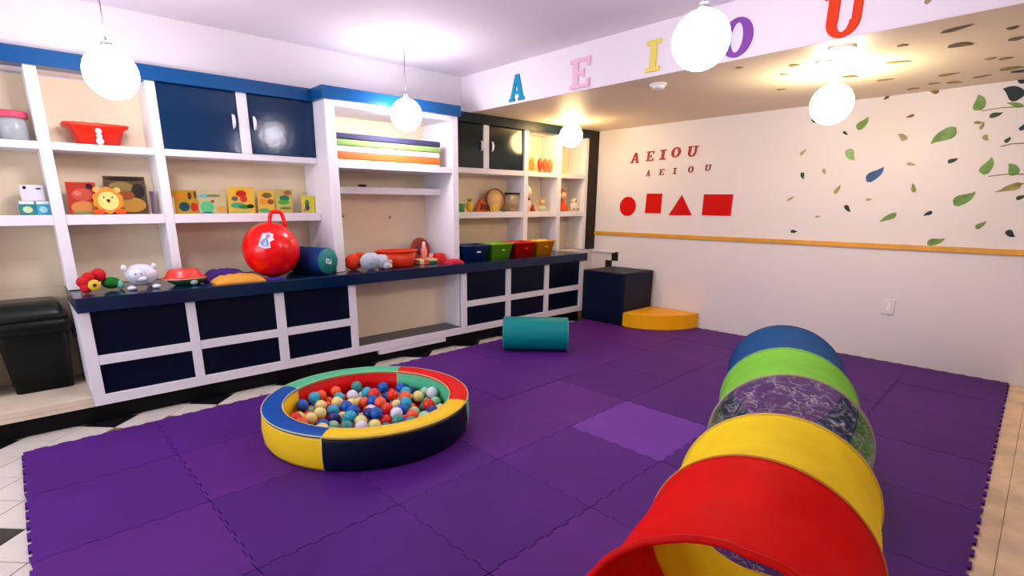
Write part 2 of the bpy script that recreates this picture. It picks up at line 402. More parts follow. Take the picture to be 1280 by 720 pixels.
dred_m = mat('brick_red_card', c8(165, 42, 30), 0.5, 0.3)
for ch, x0, z0, w, h, nm in (('A', -4.573, 2.176, 0.14, 0.137, 'leftmost'), ('E', -4.325, 2.19, 0.115, 0.127, 'second'), ('I', -4.118, 2.196, 0.09, 0.128, 'middle'),
                         ('O', -3.95, 2.212, 0.135, 0.13, 'fourth'), ('U', -3.725, 2.208, 0.145, 0.13, 'rightmost')):
    put_letter(ch, x0, YB, z0, w, h, dred_m, 0.008, f'{nm} letter of the upper red AEIOU row on the back wall, a bold {ch}', italic=0.12)
for ch, x0, z0, w, h, nm in (('A', -4.31, 1.992, 0.065, 0.08, 'leftmost'), ('E', -4.11, 2.0, 0.075, 0.078, 'second'), ('I', -3.905, 2.004, 0.05, 0.08, 'middle'),
                         ('O', -3.69, 2.014, 0.075, 0.08, 'fourth'), ('U', -3.465, 2.022, 0.085, 0.078, 'rightmost')):
    put_letter(ch, x0, YB, z0, w, h, mat('rust_card', c8(140, 60, 38), 0.5, 0.3), 0.006, f'{nm} letter of the lower, smaller AEIOU row, a small rust {ch}', italic=0.12)
def wall_shape(name, poly, label):
    bm = bm_new(); prism(bm, poly, face_mtx(0, YB, 0), 0.0005, 0.008); o = obj(name, bm, red_m); tag(o, label, 'wall shape')
wall_shape('circle_cutout', [(-4.575+0.135*math.cos(2*PI*k/40), 1.589+0.135*math.sin(2*PI*k/40)) for k in range(40)], 'red circle on the back wall, first of the four shapes')
wall_shape('square_cutout', [(-4.285, 1.50), (-4.04, 1.497), (-4.035, 1.76), (-4.275, 1.762)], 'red square on the back wall between circle and triangle')
wall_shape('triangle_cutout', [(-3.914, 1.475), (-3.579, 1.478), (-3.746, 1.738)], 'red triangle on the back wall')
wall_shape('rectangle_cutout', [(-3.443, 1.482), (-3.066, 1.478), (-3.062, 1.736), (-3.44, 1.742)], 'red rectangle on the back wall, largest and rightmost shape')

LC = {'g': c8(110, 150, 75), 'l': c8(140, 185, 120), 'd': c8(45, 70, 45), 'n': c8(30, 45, 55), 'b': c8(45, 90, 140), 'o': c8(150, 145, 80), 't': c8(170, 150, 110), 'r': c8(130, 85, 40), 'c': c8(140, 110, 55), 'k': c8(95, 75, 30), 'y': c8(150, 130, 55)}
def leaf_mat(k): return mat('leaf_print_'+k, LC[k], 0.5, 0.3, var=0.25, vscale=14)
def leaf_poly(x0, y0, x1, y1, w, bend=0.25):
    """paisley leaf from the round end (x0,y0) to the pointed tip (x1,y1)"""
    d = Vector((x1-x0, y1-y0)); L = d.length; d /= L; n = Vector((-d.y, d.x)); N = 9; a = []; c = []
    for k in range(N+1):
        t = k/N; hw = w/2*(math.sin(PI*min(1, t*1.0)**0.62)**0.9 if 0 < t < 1 else 0)
        mid = Vector((x0, y0))+d*L*t+n*bend*w*math.sin(PI*t*1.0)*(1 if t < .5 else 1)*(0.5-t)*2
        a.append(mid+n*hw); c.append(mid-n*hw)
    pts = a+c[::-1][1:-1]
    return [(p.x, p.y) for p in pts]
LEAVES = [(-0.645, 2.516, -0.794, 2.594, 0.108, 'n'), (-0.905, 2.434, -0.954, 2.57, 0.0895, 'g'), (-0.904, 2.428, -0.629, 2.429, 0.0063, 'o'), (-0.63, 2.435, -0.749, 2.473, 0.0371, 'g'), (-0.841, 2.368, -0.754, 2.401, 0.0442, 'd'), (-1.63, 2.657, -1.664, 2.616, 0.0317, 'd'), (-1.235, 2.633, -1.317, 2.651, 0.0401, 'c'), (-1.846, 2.356, -1.775, 2.478, 0.0801, 'g'), (-1.393, 2.454, -1.458, 2.429, 0.0276, 'r'), (-1.983, 2.352, -1.926, 2.319, 0.0261, 'd'), (-1.412, 2.231, -1.497, 2.284, 0.0524, 't'), (-1.055, 2.306, -1.223, 2.17, 0.1137, 'g'), (-0.94, 2.331, -0.87, 2.329, 0.0289, 'o'), (-0.88, 2.267, -0.871, 2.335, 0.0289, 'o'), (-0.854, 2.214, -0.809, 2.174, 0.0416, 'o'), (-0.692, 2.141, -0.672, 2.192, 0.0345, 'd'), (-0.717, 2.113, -0.573, 2.129, 0.0063, 'c'), (-0.612, 2.233, -0.597, 2.295, 0.037, 'n'), (-2.363, 2.139, -2.315, 2.21, 0.0354, 't'), (-1.923, 2.168, -1.826, 2.06, 0.0819, 'l'), (-2.327, 1.961, -2.292, 1.888, 0.0397, 'd'), (-2.115, 1.989, -2.082, 1.929, 0.0309, 't'), (-1.688, 1.84, -1.561, 1.987, 0.0945, 'b'), (-1.382, 2.001, -1.299, 1.99, 0.0314, 't'), (-1.065, 1.994, -0.993, 2.034, 0.04, 'n'), (-0.788, 1.875, -0.763, 2.029, 0.0837, 'g'), (-0.563, 1.872, -0.644, 1.965, 0.0754, 'g'), (-0.754, 1.861, -0.525, 1.871, 0.0063, 'c'), (-0.522, 1.796, -0.662, 1.72, 0.0632, 'o'), (-0.682, 1.724, -0.499, 1.796, 0.0063, 'c'), (-0.534, 1.655, -0.481, 1.7, 0.0376, 'd'), (-1.269, 1.727, -1.307, 1.818, 0.0385, 'o'), (-1.963, 1.723, -1.927, 1.821, 0.042, 'o'), (-1.672, 1.658, -1.612, 1.672, 0.0258, 't'), (-2.434, 1.651, -2.37, 1.709, 0.0324, 't'), (-1.855, 1.605, -1.785, 1.539, 0.0417, 'n'), (-2.122, 1.482, -2.067, 1.491, 0.0236, 't'), (-1.384, 1.532, -1.516, 1.435, 0.058, 'g'), (-1.104, 1.552, -1.165, 1.504, 0.0381, 'n'), (-0.954, 1.606, -0.817, 1.732, 0.0996, 'g'), (-0.757, 1.395, -0.699, 1.47, 0.046, 'g'), (-0.553, 1.383, -0.48, 1.336, 0.0511, 'n'), (-2.353, 1.311, -2.279, 1.322, 0.0367, 'n'), (-1.092, 1.234, -0.962, 1.301, 0.0691, 'g'), (-2.301, 2.511, -2.246, 2.47, 0.0347, 'd'), (-0.664, 2.617, -0.728, 2.724, 0.0428, 'n')]
CEIL = [(-0.894, 4.559, -0.727, 4.494, 0.063, 'k'), (-0.906, 4.932, -0.796, 5.029, 0.111, 'k'), (-0.559, 4.767, -0.61, 4.74, 0.066, 'k'), (-0.627, 5.086, -0.544, 5.044, 0.075, 'k'), (-0.737, 5.595, -0.8, 5.569, 0.063, 'y'), (-0.732, 5.659, -0.648, 5.665, 0.074, 'y'), (-1.316, 5.163, -1.167, 5.237, 0.061, 'y'), (-1.145, 4.691, -1.09, 4.728, 0.049, 'c'), (-1.135, 5.991, -0.991, 5.968, 0.089, 'y'), (-0.953, 6.287, -0.828, 6.257, 0.067, 'y'), (-0.768, 6.077, -0.625, 6.102, 0.122, 'y'), (-0.697, 6.294, -0.625, 6.218, 0.115, 'd'), (-1.528, 5.808, -1.397, 5.834, 0.065, 'y'), (-1.668, 5.402, -1.58, 5.517, 0.072, 'k'), (-1.838, 4.711, -1.765, 4.743, 0.078, 'y'), (-1.993, 4.95, -1.939, 4.991, 0.055, 'y'), (-2.141, 4.473, -2.091, 4.496, 0.048, 'y'), (-2.249, 5.552, -2.171, 5.593, 0.056, 'y'), (-1.423, 6.419, -1.345, 6.482, 0.093, 'y'), (-1.131, 6.349, -1.037, 6.432, 0.072, 'y'), (-1.253, 6.298, -1.171, 6.325, 0.072, 'y')]
for (x0, z0, x1, z1, w, k) in LEAVES:
    bm = bm_new()
    if w < 0.012: tube(bm, [(x0, YB-0.002, z0), ((x0+x1)/2, YB-0.002, (z0+z1)/2+0.01), (x1, YB-0.002, z1)], 0.004, 6); obj('stem', bm, leaf_mat(k), wb); continue
    prism(bm, leaf_poly(x0, z0, x1, z1, w), face_mtx(0, YB, 0), 0.0005, 0.003); obj('leaf', bm, leaf_mat(k), wb)
cm_ = Matrix(((1, 0, 0, 0), (0, 1, 0, 0), (0, 0, -1, ZS-0.002), (0, 0, 0, 1)))
for (x0, y0, x1, y1, w, k) in CEIL:
    bm = bm_new(); prism(bm, leaf_poly(x0, y0, x1, y1, w, 0.1), cm_, 0.0003, 0.003); obj('leaf', bm, leaf_mat(k), soff)
for (x0, z0, x1, z1, w, k) in ((-0.93, 2.745, -0.90, 2.79, 0.03, 't'), (-0.85, 2.76, -0.82, 2.80, 0.02, 'k')):
    bm = bm_new(); prism(bm, leaf_poly(x0, z0, x1, z1, w), face_mtx(0, YBEAM, 0), 0.0005, 0.003); obj('leaf', bm, leaf_mat(k), beam)

# wall fittings
sw = thing('wall_socket', 'small white socket plate low on the back wall behind the tunnel', 'socket', (-1.30, YB, 0.585))
bm = B(-1.355, -1.245, YB-0.012, YB-0.0005, 0.505, 0.665, bev=0.004); obj('plate', bm, wall_m, sw)
obj('socket_insert', B(-1.32, -1.28, YB-0.016, YB-0.012, 0.54, 0.63, bev=0.002), white_m, sw)
sd = thing('smoke_detector', 'round white smoke detector on the low ceiling under the yellow I', 'smoke detector', (-2.85, 4.52, ZS))
bm = bm_new(); lathe(bm, [(0, 0), (0.075, 0), (0.075, -0.018), (0, -0.018)], (-2.85, 4.52, ZS-0.002), seg=28); obj('base_plate', bm, white_m, sd)
bm = bm_new(); lathe(bm, [(0.056, -0.018), (0.056, -0.036), (0.045, -0.046), (0, -0.048)], (-2.85, 4.52, ZS-0.002), seg=28); obj('sensor_cover', bm, white_m, sd)
def downlight(x, y, r, label):
    d = thing('ceiling_downlight', label, 'ceiling light', (x, y, ZS))
    bm = bm_new(); lathe(bm, [(r, 0), (r+0.012, 0), (r+0.012, -0.008), (r, -0.008), (r, 0)], (x, y, ZS-0.003), seg=28); obj('trim_ring', bm, white_m, d)
    bm = bm_new(); lathe(bm, [(0, 0), (r, 0), (r, -0.005), (0, -0.005)], (x, y, ZS-0.003), seg=28)
    obj('lamp_disc', bm, mat('lamp_disc_glow', (1, 0.93, 0.85), 0.5, emit=3.0), d)
downlight(-1.41, 4.47, 0.075, 'round flush light on the low ceiling by the orange U')
downlight(-1.616, 4.79, 0.045, 'small round flush light on the low ceiling, nearer the right globe')

# ------------------------------------------------------------------ globe pendants
def globe(x, y, z, zc, D, spec, label, cordoff=(0, 0)):
    (col, st) = spec; r = D/2
    p = thing('globe_pendant', label, 'ceiling light', (x, y, z))
    bm = bm_new(); ball(bm, (x, y, z), r, seg=40, rings=24)
    obj('glass_globe', bm, mat('globe_glow_%d' % int(col[2]*100), col, 0.3, emit=st), p)
    cx, cy = x+cordoff[0], y+cordoff[1]
    bm = bm_new(); lathe(bm, [(0, 0), (0.03, 0), (0.03, 0.03), (0.012, 0.045), (0, 0.045)], (x, y, z+r-0.006), seg=16); obj('cap', bm, chrome_m, p)
    if zc-(z+r) > 0.06:
        bm = bm_new(); tube(bm, [(x, y, z+r+0.03), (cx, cy, zc-0.02)], 0.0045, 8); obj('cord', bm, mat('grey_cord', (0.2, 0.19, 0.2), 0.5), p)
    bm = bm_new(); lathe(bm, [(0, 0), (0.045, 0), (0.04, -0.02), (0.012, -0.03), (0, -0.03)], (cx, cy, zc), seg=20); obj('ceiling_rose', bm, white_m, p)
globe(-1.61, 2.93, 2.455, ZC, 0.295, GLOBE_COOL, 'glowing white globe pendant at top centre in front of the purple O')
globe(-4.22, 0.626, 2.38, ZC, 0.295, GLOBE_COOL, 'glowing white globe pendant at the far left in front of the blue cornice')
globe(-4.64, 3.03, 2.44, ZC, 0.295, GLOBE_COOL, 'glowing white globe pendant hanging before the tall niche unit')
globe(-4.77, 5.62, 2.475, ZS-0.001, 0.29, GLOBE_AMBER, 'glowing white globe light under the low ceiling by the right-hand shelves')
globe(-1.64, 5.16, 2.40, ZS-0.001, 0.31, GLOBE_WARM, 'glowing white globe light under the low ceiling near the painted leaves')

# ------------------------------------------------------------------ ball pit
vin = lambda n, c, **k: mat(n, c, 0.45, 0.2, bump=0.12, bscale=18, **k)
V = {'yellow': vin('yellow_vinyl', c8(248, 205, 28)), 'blue': vin('blue_vinyl', c8(8, 80, 165)), 'navy': vin('navy_vinyl', c8(5, 14, 42)),
     'green': vin('green_vinyl', c8(85, 195, 145)), 'red': vin('red_vinyl', c8(225, 6, 10)), 'piping': mat('cream_piping', c8(215, 205, 140), 0.5)}
RC, RO, RI, RH = Vector((-3.322, 1.753, 0)), 0.725, 0.592, 0.258
pit = thing('ball_pit', 'round padded ball pit with yellow, navy, green, red and blue vinyl segments', 'ball pit', (RC.x, RC.y, 0.02))
SEG = [(-146, -51.5, 'blue', 'yellow', 'yellow'), (-51.5, 39.2, 'yellow', 'navy', 'navy'), (39.2, 128, 'red', 'green', 'green'), (128, 214, 'green', 'red', 'red')]
def sector(prof, a0, a1, n):
    bm = bm_new(); rows = []
    for k in range(n+1):
        a = math.radians(a0+(a1-a0)*k/n)
        rows.append([bm.verts.new((RC.x+r*math.cos(a), RC.y+r*math.sin(a), z)) for r, z in prof])
    for p, q in zip(rows, rows[1:]):
        for i in range(len(prof)-1): bm.faces.new((p[i], q[i], q[i+1], p[i+1])).smooth = True
    bmesh.ops.recalc_face_normals(bm, faces=bm.faces[:]); return bm
for a0, a1, ct, co, ci in SEG:
    n = 24
    # top cushion, slightly domed
    obj('top_cover', sector([(RI, RH-0.02), (RI, RH-0.004), (RI+0.02, RH+0.004), ((RI+RO)/2, RH+0.008), (RO-0.02, RH+0.004), (RO, RH-0.004), (RO, RH-0.02), (RI, RH-0.02)], a0+0.15, a1-0.15, n), V[ct], pit)
    obj('outer_cover', sector([(RO-0.03, 0.022), (RO-0.012, 0.022), (RO+0.004, 0.05), (RO+0.012, 0.13), (RO+0.004, 0.22), (RO, RH-0.02), (RO-0.03, RH-0.02), (RO-0.03, 0.022)], a0, a1, n), V[co], pit)
    inner = 'navy' if co == 'navy' else ci
    obj('inner_cover', sector([(RI+0.03, 0.035), (RI, 0.035), (RI-0.004, 0.14), (RI, RH-0.02), (RI+0.03, RH-0.02), (RI+0.03, 0.035)], a0, a1, n), V[inner], pit)
    a = math.radians(a0); ca, sa = math.cos(a), math.sin(a)
    bm = bm_new(); tube(bm, [(RC.x+r*ca, RC.y+r*sa, z) for r, z in ((RO+0.004, 0.03), (RO+0.014, 0.13), (RO+0.004, RH-0.006), (RI+0.002, RH+0.004), (RI-0.003, 0.15), (RI-0.003, 0.05))], 0.0035, 6)
    obj('seam_piping', bm, V['piping'], pit)
for r in (RO+0.001, RI-0.001):
    bm = bm_new(); tube(bm, [(RC.x+r*math.cos(2*PI*k/96), RC.y+r*math.sin(2*PI*k/96), RH-0.006) for k in range(96)], 0.0045, 6, closed=True)
    obj('rim_piping', bm, V['piping'], pit)
bm = bm_new(); lathe(bm, [(0, 0.0), (RI-0.002, 0.0), (RI-0.002, 0.012), (0, 0.012)], (RC.x, RC.y, 0.0215), seg=48); obj('base_pad', bm, V['red'], pit)
# balls
BC = [('red', (235, 45, 30)), ('orange', (250, 95, 45)), ('cream', (240, 225, 140)), ('blue', (10, 90, 190)), ('turquoise', (35, 170, 200)),
      ('pink', (235, 40, 150)), ('pale green', (165, 215, 170)), ('navy', (35, 45, 120)), ('white', (225, 225, 240)), ('teal', (60, 145, 130)), ('crimson', (175, 30, 45))]
BW = [6, 6, 7, 6, 5, 3, 3, 3, 3, 3, 1]
BR = 0.045
bmesh_b = {}
for n, c in BC:
    bm = bm_new(); t = bmesh.new(); bmesh.ops.create_icosphere(t, subdivisions=3, radius=BR)
    for f in t.faces: f.smooth = True
    merge(bm, t); me = bpy.data.meshes.new('ball'); bm.to_mesh(me); bm.free()
    me.materials.append(mat('ball_plastic_'+n.replace(' ', '_'), c8(*c), 0.28, 0.5)); bmesh_b[n] = me
placed = []; z_floor = 0.0335+BR
def rest(x, y):
    z = z_floor
    for p in placed:
        d2 = (p[0]-x)**2+(p[1]-y)**2
        if d2 < 4*BR*BR: z = max(z, p[2]+math.sqrt(4*BR*BR-d2)+0.0003)
    return z
bags = [n for (n, c), w in zip(BC, BW) for _ in range(w)]
NB = 140
for i in range(NB):
    best = None
    for t in range(60):
        a = R_.uniform(0, 2*PI); r = (RI-BR-0.008)*math.sqrt(R_.random()); x, y = RC.x+r*math.cos(a), RC.y+r*math.sin(a)
        z = rest(x, y)
        if best is None or z < best[2]: best = (x, y, z)
    placed.append(best)
last = {}
for (x, y, z) in placed:
    n = R_.choice(bags)
    o = bpy.data.objects.new('play_ball', bmesh_b[n]); COL.objects.link(o); o.location = (x, y, z)
    an = math.degrees(math.atan2(y-RC.y, x-RC.x)); rr = math.hypot(x-RC.x, y-RC.y)
    if z < z_floor+0.01: wh = 'low in the ball pit'
    elif rr < 0.27: wh = 'on top in the middle of the ball pit'
    elif -146 <= an < -51.5: wh = 'on top in the ball pit by the blue-topped cushion'
    elif -51.5 <= an < 39.2: wh = 'on top in the ball pit by the yellow-topped cushion'
    elif 39.2 <= an < 128: wh = 'on top in the ball pit by the red-topped cushion'
    else: wh = 'on top in the ball pit by the green-topped cushion'
    tag(o, f'{n} plastic ball {wh}', 'ball', f'{n} balls {wh}')

# ------------------------------------------------------------------ play tunnel
fab = lambda n, c, **k: mat(n, c, 0.7, 0.08, bump=0.7, bscale=5, var=0.06, vscale=6, **k)
TR = 0.3766
HP = [(-0.473, 1.274, -0.30), (-0.588, 1.774, -0.22), (-0.700, 2.224, -0.33), (-0.868, 2.825, -0.36), (-1.070, 3.367, -0.20), (-1.32, 4.011, -0.14)]
def hoop_pt(i, a, rr=1.0):
    x, y, th = HP[i]; X = Vector((math.cos(th), -math.sin(th), 0)); c = Vector((x, y, TR+0.021))
    p = c+(X*math.cos(a)+Vector((0, 0, 1))*math.sin(a))*TR*rr
    if i == 0:   # the mouth sags and its left side leans out
        lf = max(0, math.cos(a)*-1)
        p += Vector((-0.02, -0.05, -0.02))*lf**2*max(0.0, 1-abs(math.sin(a)-0.1)) + Vector((0, -0.03, -0.02*max(0, math.sin(a))))
        wv = noise(Vector((math.cos(a)*3.1, math.sin(a)*3.1, 2.0)))
        p += Vector((0.01*wv, 0.03*wv, -0.018*abs(wv)))
        p.z = max(p.z, 0.022)
    return p
tun = thing('play_tunnel', 'fabric crawl tunnel in red, yellow, clear, green and blue sections on the mat', 'play tunnel', (-0.9, 2.6, 0.02))
clear = bpy.data.materials.new('crumpled_clear_film'); clear.use_nodes = True; nt = clear.node_tree; nt.nodes.clear()
out = nt.nodes.new('ShaderNodeOutputMaterial'); mx = nt.nodes.new('ShaderNodeMixShader'); tr = nt.nodes.new('ShaderNodeBsdfTransparent'); pb = nt.nodes.new('ShaderNodeBsdfPrincipled')
tr.inputs[0].default_value = (0.93, 0.9, 0.93, 1)
pb.inputs['Base Color'].default_value = (0.8, 0.78, 0.82, 1); pb.inputs['Roughness'].default_value = 0.06; pb.inputs['Specular IOR Level'].default_value = 1.0
tc = nt.nodes.new('ShaderNodeTexCoord'); no = nt.nodes.new('ShaderNodeTexNoise'); no.inputs['Scale'].default_value = 9; no.inputs['Detail'].default_value = 5; no.inputs['Distortion'].default_value = 1.5
vo = nt.nodes.new('ShaderNodeTexVoronoi'); vo.feature = 'DISTANCE_TO_EDGE'; vo.inputs['Scale'].default_value = 9
bp = nt.nodes.new('ShaderNodeBump'); bp.inputs['Strength'].default_value = 1.0; bp.inputs['Distance'].default_value = 0.06
mr = nt.nodes.new('ShaderNodeMapRange'); mr.inputs[1].default_value = 0.0; mr.inputs[2].default_value = 0.07; mr.inputs[3].default_value = 0.50; mr.inputs[4].default_value = 0.06
nt.links.new(tc.outputs['Object'], no.inputs['Vector']); nt.links.new(no.outputs['Color'], vo.inputs['Vector'])
va = nt.nodes.new('ShaderNodeVectorMath'); va.operation = 'MULTIPLY_ADD'; va.inputs[1].default_value = (0.25, 0.25, 0.25)
nt.links.new(no.outputs['Color'], va.inputs[0]); nt.links.new(tc.outputs['Object'], va.inputs[2]); nt.links.new(va.outputs[0], vo.inputs['Vector'])
nt.links.new(vo.outputs['Distance'], mr.inputs[0]); nt.links.new(vo.outputs['Distance'], bp.inputs['Height']); nt.links.new(bp.outputs['Normal'], pb.inputs['Normal'])
nt.links.new(mr.outputs[0], mx.inputs[0]); nt.links.new(tr.outputs[0], mx.inputs[1]); nt.links.new(pb.outputs[0], mx.inputs[2]); nt.links.new(mx.outputs[0], out.inputs[0])
SECT = [(0, 'red_section', fab('red_fabric', c8(228, 3, 3)), 'red nylon section at the mouth'), (1, 'yellow_section', fab('yellow_fabric', c8(252, 215, 30)), 'yellow nylon section'),
        (2, 'clear_section', clear, 'crumpled see-through plastic section'), (3, 'green_section', fab('green_fabric', c8(125, 200, 65)), 'light green nylon section'),
        (4, 'blue_section', fab('blue_fabric', c8(2, 75, 135)), 'blue nylon section at the far end')]
for i, nm, m, lab in SECT:
    bm = bm_new(); NA, NL = 72, 16; rows = []
    for k in range(NL+1):
        t = k/NL; row = []
        for j in range(NA):
            a = 2*PI*j/NA
            p = hoop_pt(i, a).lerp(hoop_pt(i+1, a), t)
            c = Vector((HP[i][0]*(1-t)+HP[i+1][0]*t, HP[i][1]*(1-t)+HP[i+1][1]*t, TR+0.021))
            sg = math.sin(PI*t); amp = 0.035 if i == 2 else 0.02
            nz = noise(Vector((p.x*5+i*7, p.y*5, p.z*5)))*1.0+0.5*noise(Vector((p.x*13, p.y*13+i*3, p.z*13)))
            rg = abs(noise(Vector((p.x*11, p.y*9, p.z*11+4)))) if i == 2 else 0
            d = (p-c)*(1-0.035*sg+nz*amp*1.6*sg-0.16*rg*sg)
            q = c+d; q.z = max(q.z, 0.0215)
            row.append(bm.verts.new(q))
        rows.append(row)
    for p, q in zip(rows, rows[1:]):
        for j in range(NA): bm.faces.new((p[j], p[(j+1) % NA], q[(j+1) % NA], q[j])).smooth = (i != 2)
    bmesh.ops.recalc_face_normals(bm, faces=bm.faces[:])
    o = obj(nm, bm, m, tun); o['label'] = lab
    if i != 2:
        sm = o.modifiers.new('cloth_thickness', 'SOLIDIFY'); sm.thickness = 0.003; sm.offset = -1
hc = [red_m, mat('tan_binding', c8(205, 130, 60), 0.6, 0.2), mat('yellow_binding', c8(230, 195, 70), 0.6, 0.2), mat('grey_binding', c8(170, 165, 130), 0.5), mat('green_binding', c8(140, 195, 95), 0.5), mat('navy_binding', c8(10, 45, 85), 0.5)]
HR = [0.012, 0.0045, 0.0045, 0.0065, 0.005, 0.005]
for i in range(6):
    bm = bm_new(); tube(bm, [Vector((p.x, p.y, max(p.z, 0.0215+HR[i]))) for p in [hoop_pt(i, 2*PI*k/64, 1.003) for k in range(64)]], HR[i], 8, closed=True); obj('hoop', bm, hc[i], tun)

# ------------------------------------------------------------------ foam shapes on the mat
def lathe_thing(): pass
cb = thing('foam_cube', 'large navy vinyl foam cube in the corner by the shelves', 'foam block', (-4.40, 6.31, 0.02))
obj('cover', B(-4.755, -4.05, 5.965, 6.66, 0.021, 0.725, bev=0.02, seg=3), vin('navy_cube_vinyl', c8(2, 16, 42)), cb)
for z in (0.035, 0.711):
    bm = bm_new(); tube(bm, [(-4.757, 5.963, z), (-4.048, 5.963, z), (-4.048, 6.662, z), (-4.757, 6.662, z)], 0.004, 6, closed=True)
    obj('seam', bm, V['navy'], cb)
bm = bm_new(); wc = (-4.042, 6.68); poly = [wc]+[(wc[0]+0.70*math.cos(a), wc[1]+0.715*math.sin(a)) for a in [math.radians(-90+90*k/24) for k in range(25)]]
prism(bm, poly, Matrix.Identity(4), 0.021, 0.215)
bmesh.ops.bevel(bm, geom=[e for e in bm.edges if abs(e.verts[0].co.z-e.verts[1].co.z) < 0.01], offset=0.012, segments=2, affect='EDGES')
wd = thing('foam_wedge', 'low orange-yellow quarter-round foam block against the back wall', 'foam block', (-3.8, 6.4, 0.02))
obj('cover', bm, vin('amber_vinyl', c8(255, 180, 4)), wd)
bm = bm_new(); tube(bm, [(wc[0]+0.702*math.cos(a), wc[1]+0.717*math.sin(a), 0.205) for a in [math.radians(-90+90*k/24) for k in range(25)]], 0.004, 6); obj('seam', bm, vin('amber_piping', c8(245, 190, 60)), wd)
rl = thing('foam_roller', 'teal vinyl foam roller lying on the mat before the base cabinet', 'foam roller', (-3.95, 4.2, 0.02))
A0, A1 = Vector((-4.26, 3.97, 0.207)), Vector((-3.73, 4.47, 0.207)); ax = (A1-A0)
L = ax.length
bm = bm_new(); lathe(bm, [(0.0, 0), (0.165, 0), (0.182, 0.012), (0.185, 0.03), (0.185, L-0.03), (0.182, L-0.012), (0.165, L), (0, L)], A0, ax, 48); obj('cover', bm, vin('teal_vinyl', c8(3, 135, 138)), rl)
axn = ax.normalized(); sd_ = axn.cross(Vector((0, 0, 1)))
for h in (0.012, L-0.012):
    bm = bm_new(); tube(bm, [A0+axn*h+(sd_*math.cos(2*PI*k/40)+Vector((0, 0, 1))*math.sin(2*PI*k/40))*0.183 for k in range(40)], 0.004, 6, closed=True); obj('end_piping', bm, vin('teal_piping', c8(80, 170, 160)), rl)

# ------------------------------------------------------------------ waste bin
bn = thing('waste_bin', 'black plastic swing-lid waste bin on the low ledge at the far left', 'bin', (-5.3, 0.0, 0.218))
pl = mat('black_plastic', (0.003, 0.004, 0.003), 0.38, 0.22)
def loft(bm, secs, rad, seg=6):
    """secs: (x0,x1,y0,y1,z); rounded rectangles lofted"""
    rows = []
    for x0, x1, y0, y1, z in secs:
        row = []; r = min(rad, (x1-x0)/2.01, (y1-y0)/2.01)
        for cx, cy, a0 in ((x1-r, y1-r, 0), (x0+r, y1-r, 90), (x0+r, y0+r, 180), (x1-r, y0+r, 270)):
            for k in range(seg+1):
                a = math.radians(a0+90*k/seg); row.append(bm.verts.new((cx+r*math.cos(a), cy+r*math.sin(a), z)))
        rows.append(row)
    n = len(rows[0])
    for p, q in zip(rows, rows[1:]):
        for k in range(n): bm.faces.new((p[k], p[(k+1) % n], q[(k+1) % n], q[k])).smooth = True
    bm.faces.new(rows[0][::-1]); bm.faces.new(rows[-1]); bmesh.ops.recalc_face_normals(bm, faces=bm.faces[:]); return bm
obj('body', loft(bm_new(), [(-5.455, -5.15, -0.175, 0.175, 0.2185), (-5.48, -5.11, -0.215, 0.20, 0.66), (-5.48, -5.10, -0.22, 0.205, 0.70)], 0.04), pl, bn)
obj('rim', loft(bm_new(), [(-5.485, -5.095, -0.235, 0.225, 0.67), (-5.485, -5.09, -0.24, 0.235, 0.72), (-5.485, -5.10, -0.235, 0.225, 0.765)], 0.05), pl, bn)
ld = obj('lid', loft(bm_new(), [(-5.485, -5.105, -0.235, 0.222, 0.766), (-5.485, -5.13, -0.22, 0.205, 0.82), (-5.483, -5.20, -0.20, 0.18, 0.875), (-5.48, -5.28, -0.17, 0.16, 0.893)], 0.06), mat('grey_black_plastic', (0.008, 0.012, 0.010), 0.3, 0.35), bn)
obj('latch', B(-5.22, -5.14, 0.225, 0.25, 0.60, 0.70, bev=0.006), pl, bn)

# ------------------------------------------------------------------ books and boxes on the left shelves
def col_m(rgb, rough=0.45): return mat('col_%d_%d_%d_%d' % (*rgb, int(rough*100)), c8(*rgb), rough, 0.4)
ZA, ZB2, ZCT = 2.04, 1.526, 0.96
def disc_poly(cx, cy, rx, ry, n=16): return [(cx+rx*math.cos(2*PI*k/n), cy+ry*math.sin(2*PI*k/n)) for k in range(n)]
def book(label, y0, y1, z0, h, x, lean, cover, blobs, th=0.012, name='picture_book', group=None, yaw=0.0, cat='book'):
    """upright book seen from +X; local: x=thickness, y=width, z=height; blobs (u, v, ru, rv, colour)"""
    w = y1-y0; r = thing(name, label, cat, (x, (y0+y1)/2, z0+0.0005), yaw, group, local=True)
    tilt = Matrix.Rotation(-lean, 4, 'Y')
    bm = B(-th, 0, -w/2, w/2, 0, h, bev=0.0015); bm.transform(tilt); obj('cover', bm, col_m(cover), r, local=True)
    bm = B(-th+0.002, -0.002, -w/2+0.003, w/2+0.0005, 0.003, h-0.0005+0.001); bm.transform(tilt); obj('pages', bm, col_m((235, 225, 200)), r, local=True)
    mt = tilt @ Matrix(((0, 0, 1, 0), (1, 0, 0, 0), (0, 1, 0, 0), (0, 0, 0, 1)))
    by = {}
    for k, (u_, v_, ru, rv, c) in enumerate(blobs):
        bm = bm_new(); prism(bm, disc_poly(-w/2+u_*w, v_*h, ru*w, rv*h), mt, 0.0002, 0.001+0.0004*k); obj('printed_patch', bm, col_m(c), r, local=True)
    return r
book('red and orange picture book standing left of the lion book', 0.372, 0.56, ZB2, 0.245, -5.36, -0.12, (200, 60, 35),
     [(0.5, 0.22, 0.44, 0.2, (225, 150, 80)), (0.5, 0.62, 0.36, 0.2, (215, 95, 75)), (0.35, 0.66, 0.14, 0.08, (235, 130, 110)), (0.78, 0.88, 0.12, 0.09, (60, 25, 20)), (0.5, 0.06, 0.42, 0.05, (140, 165, 90))])
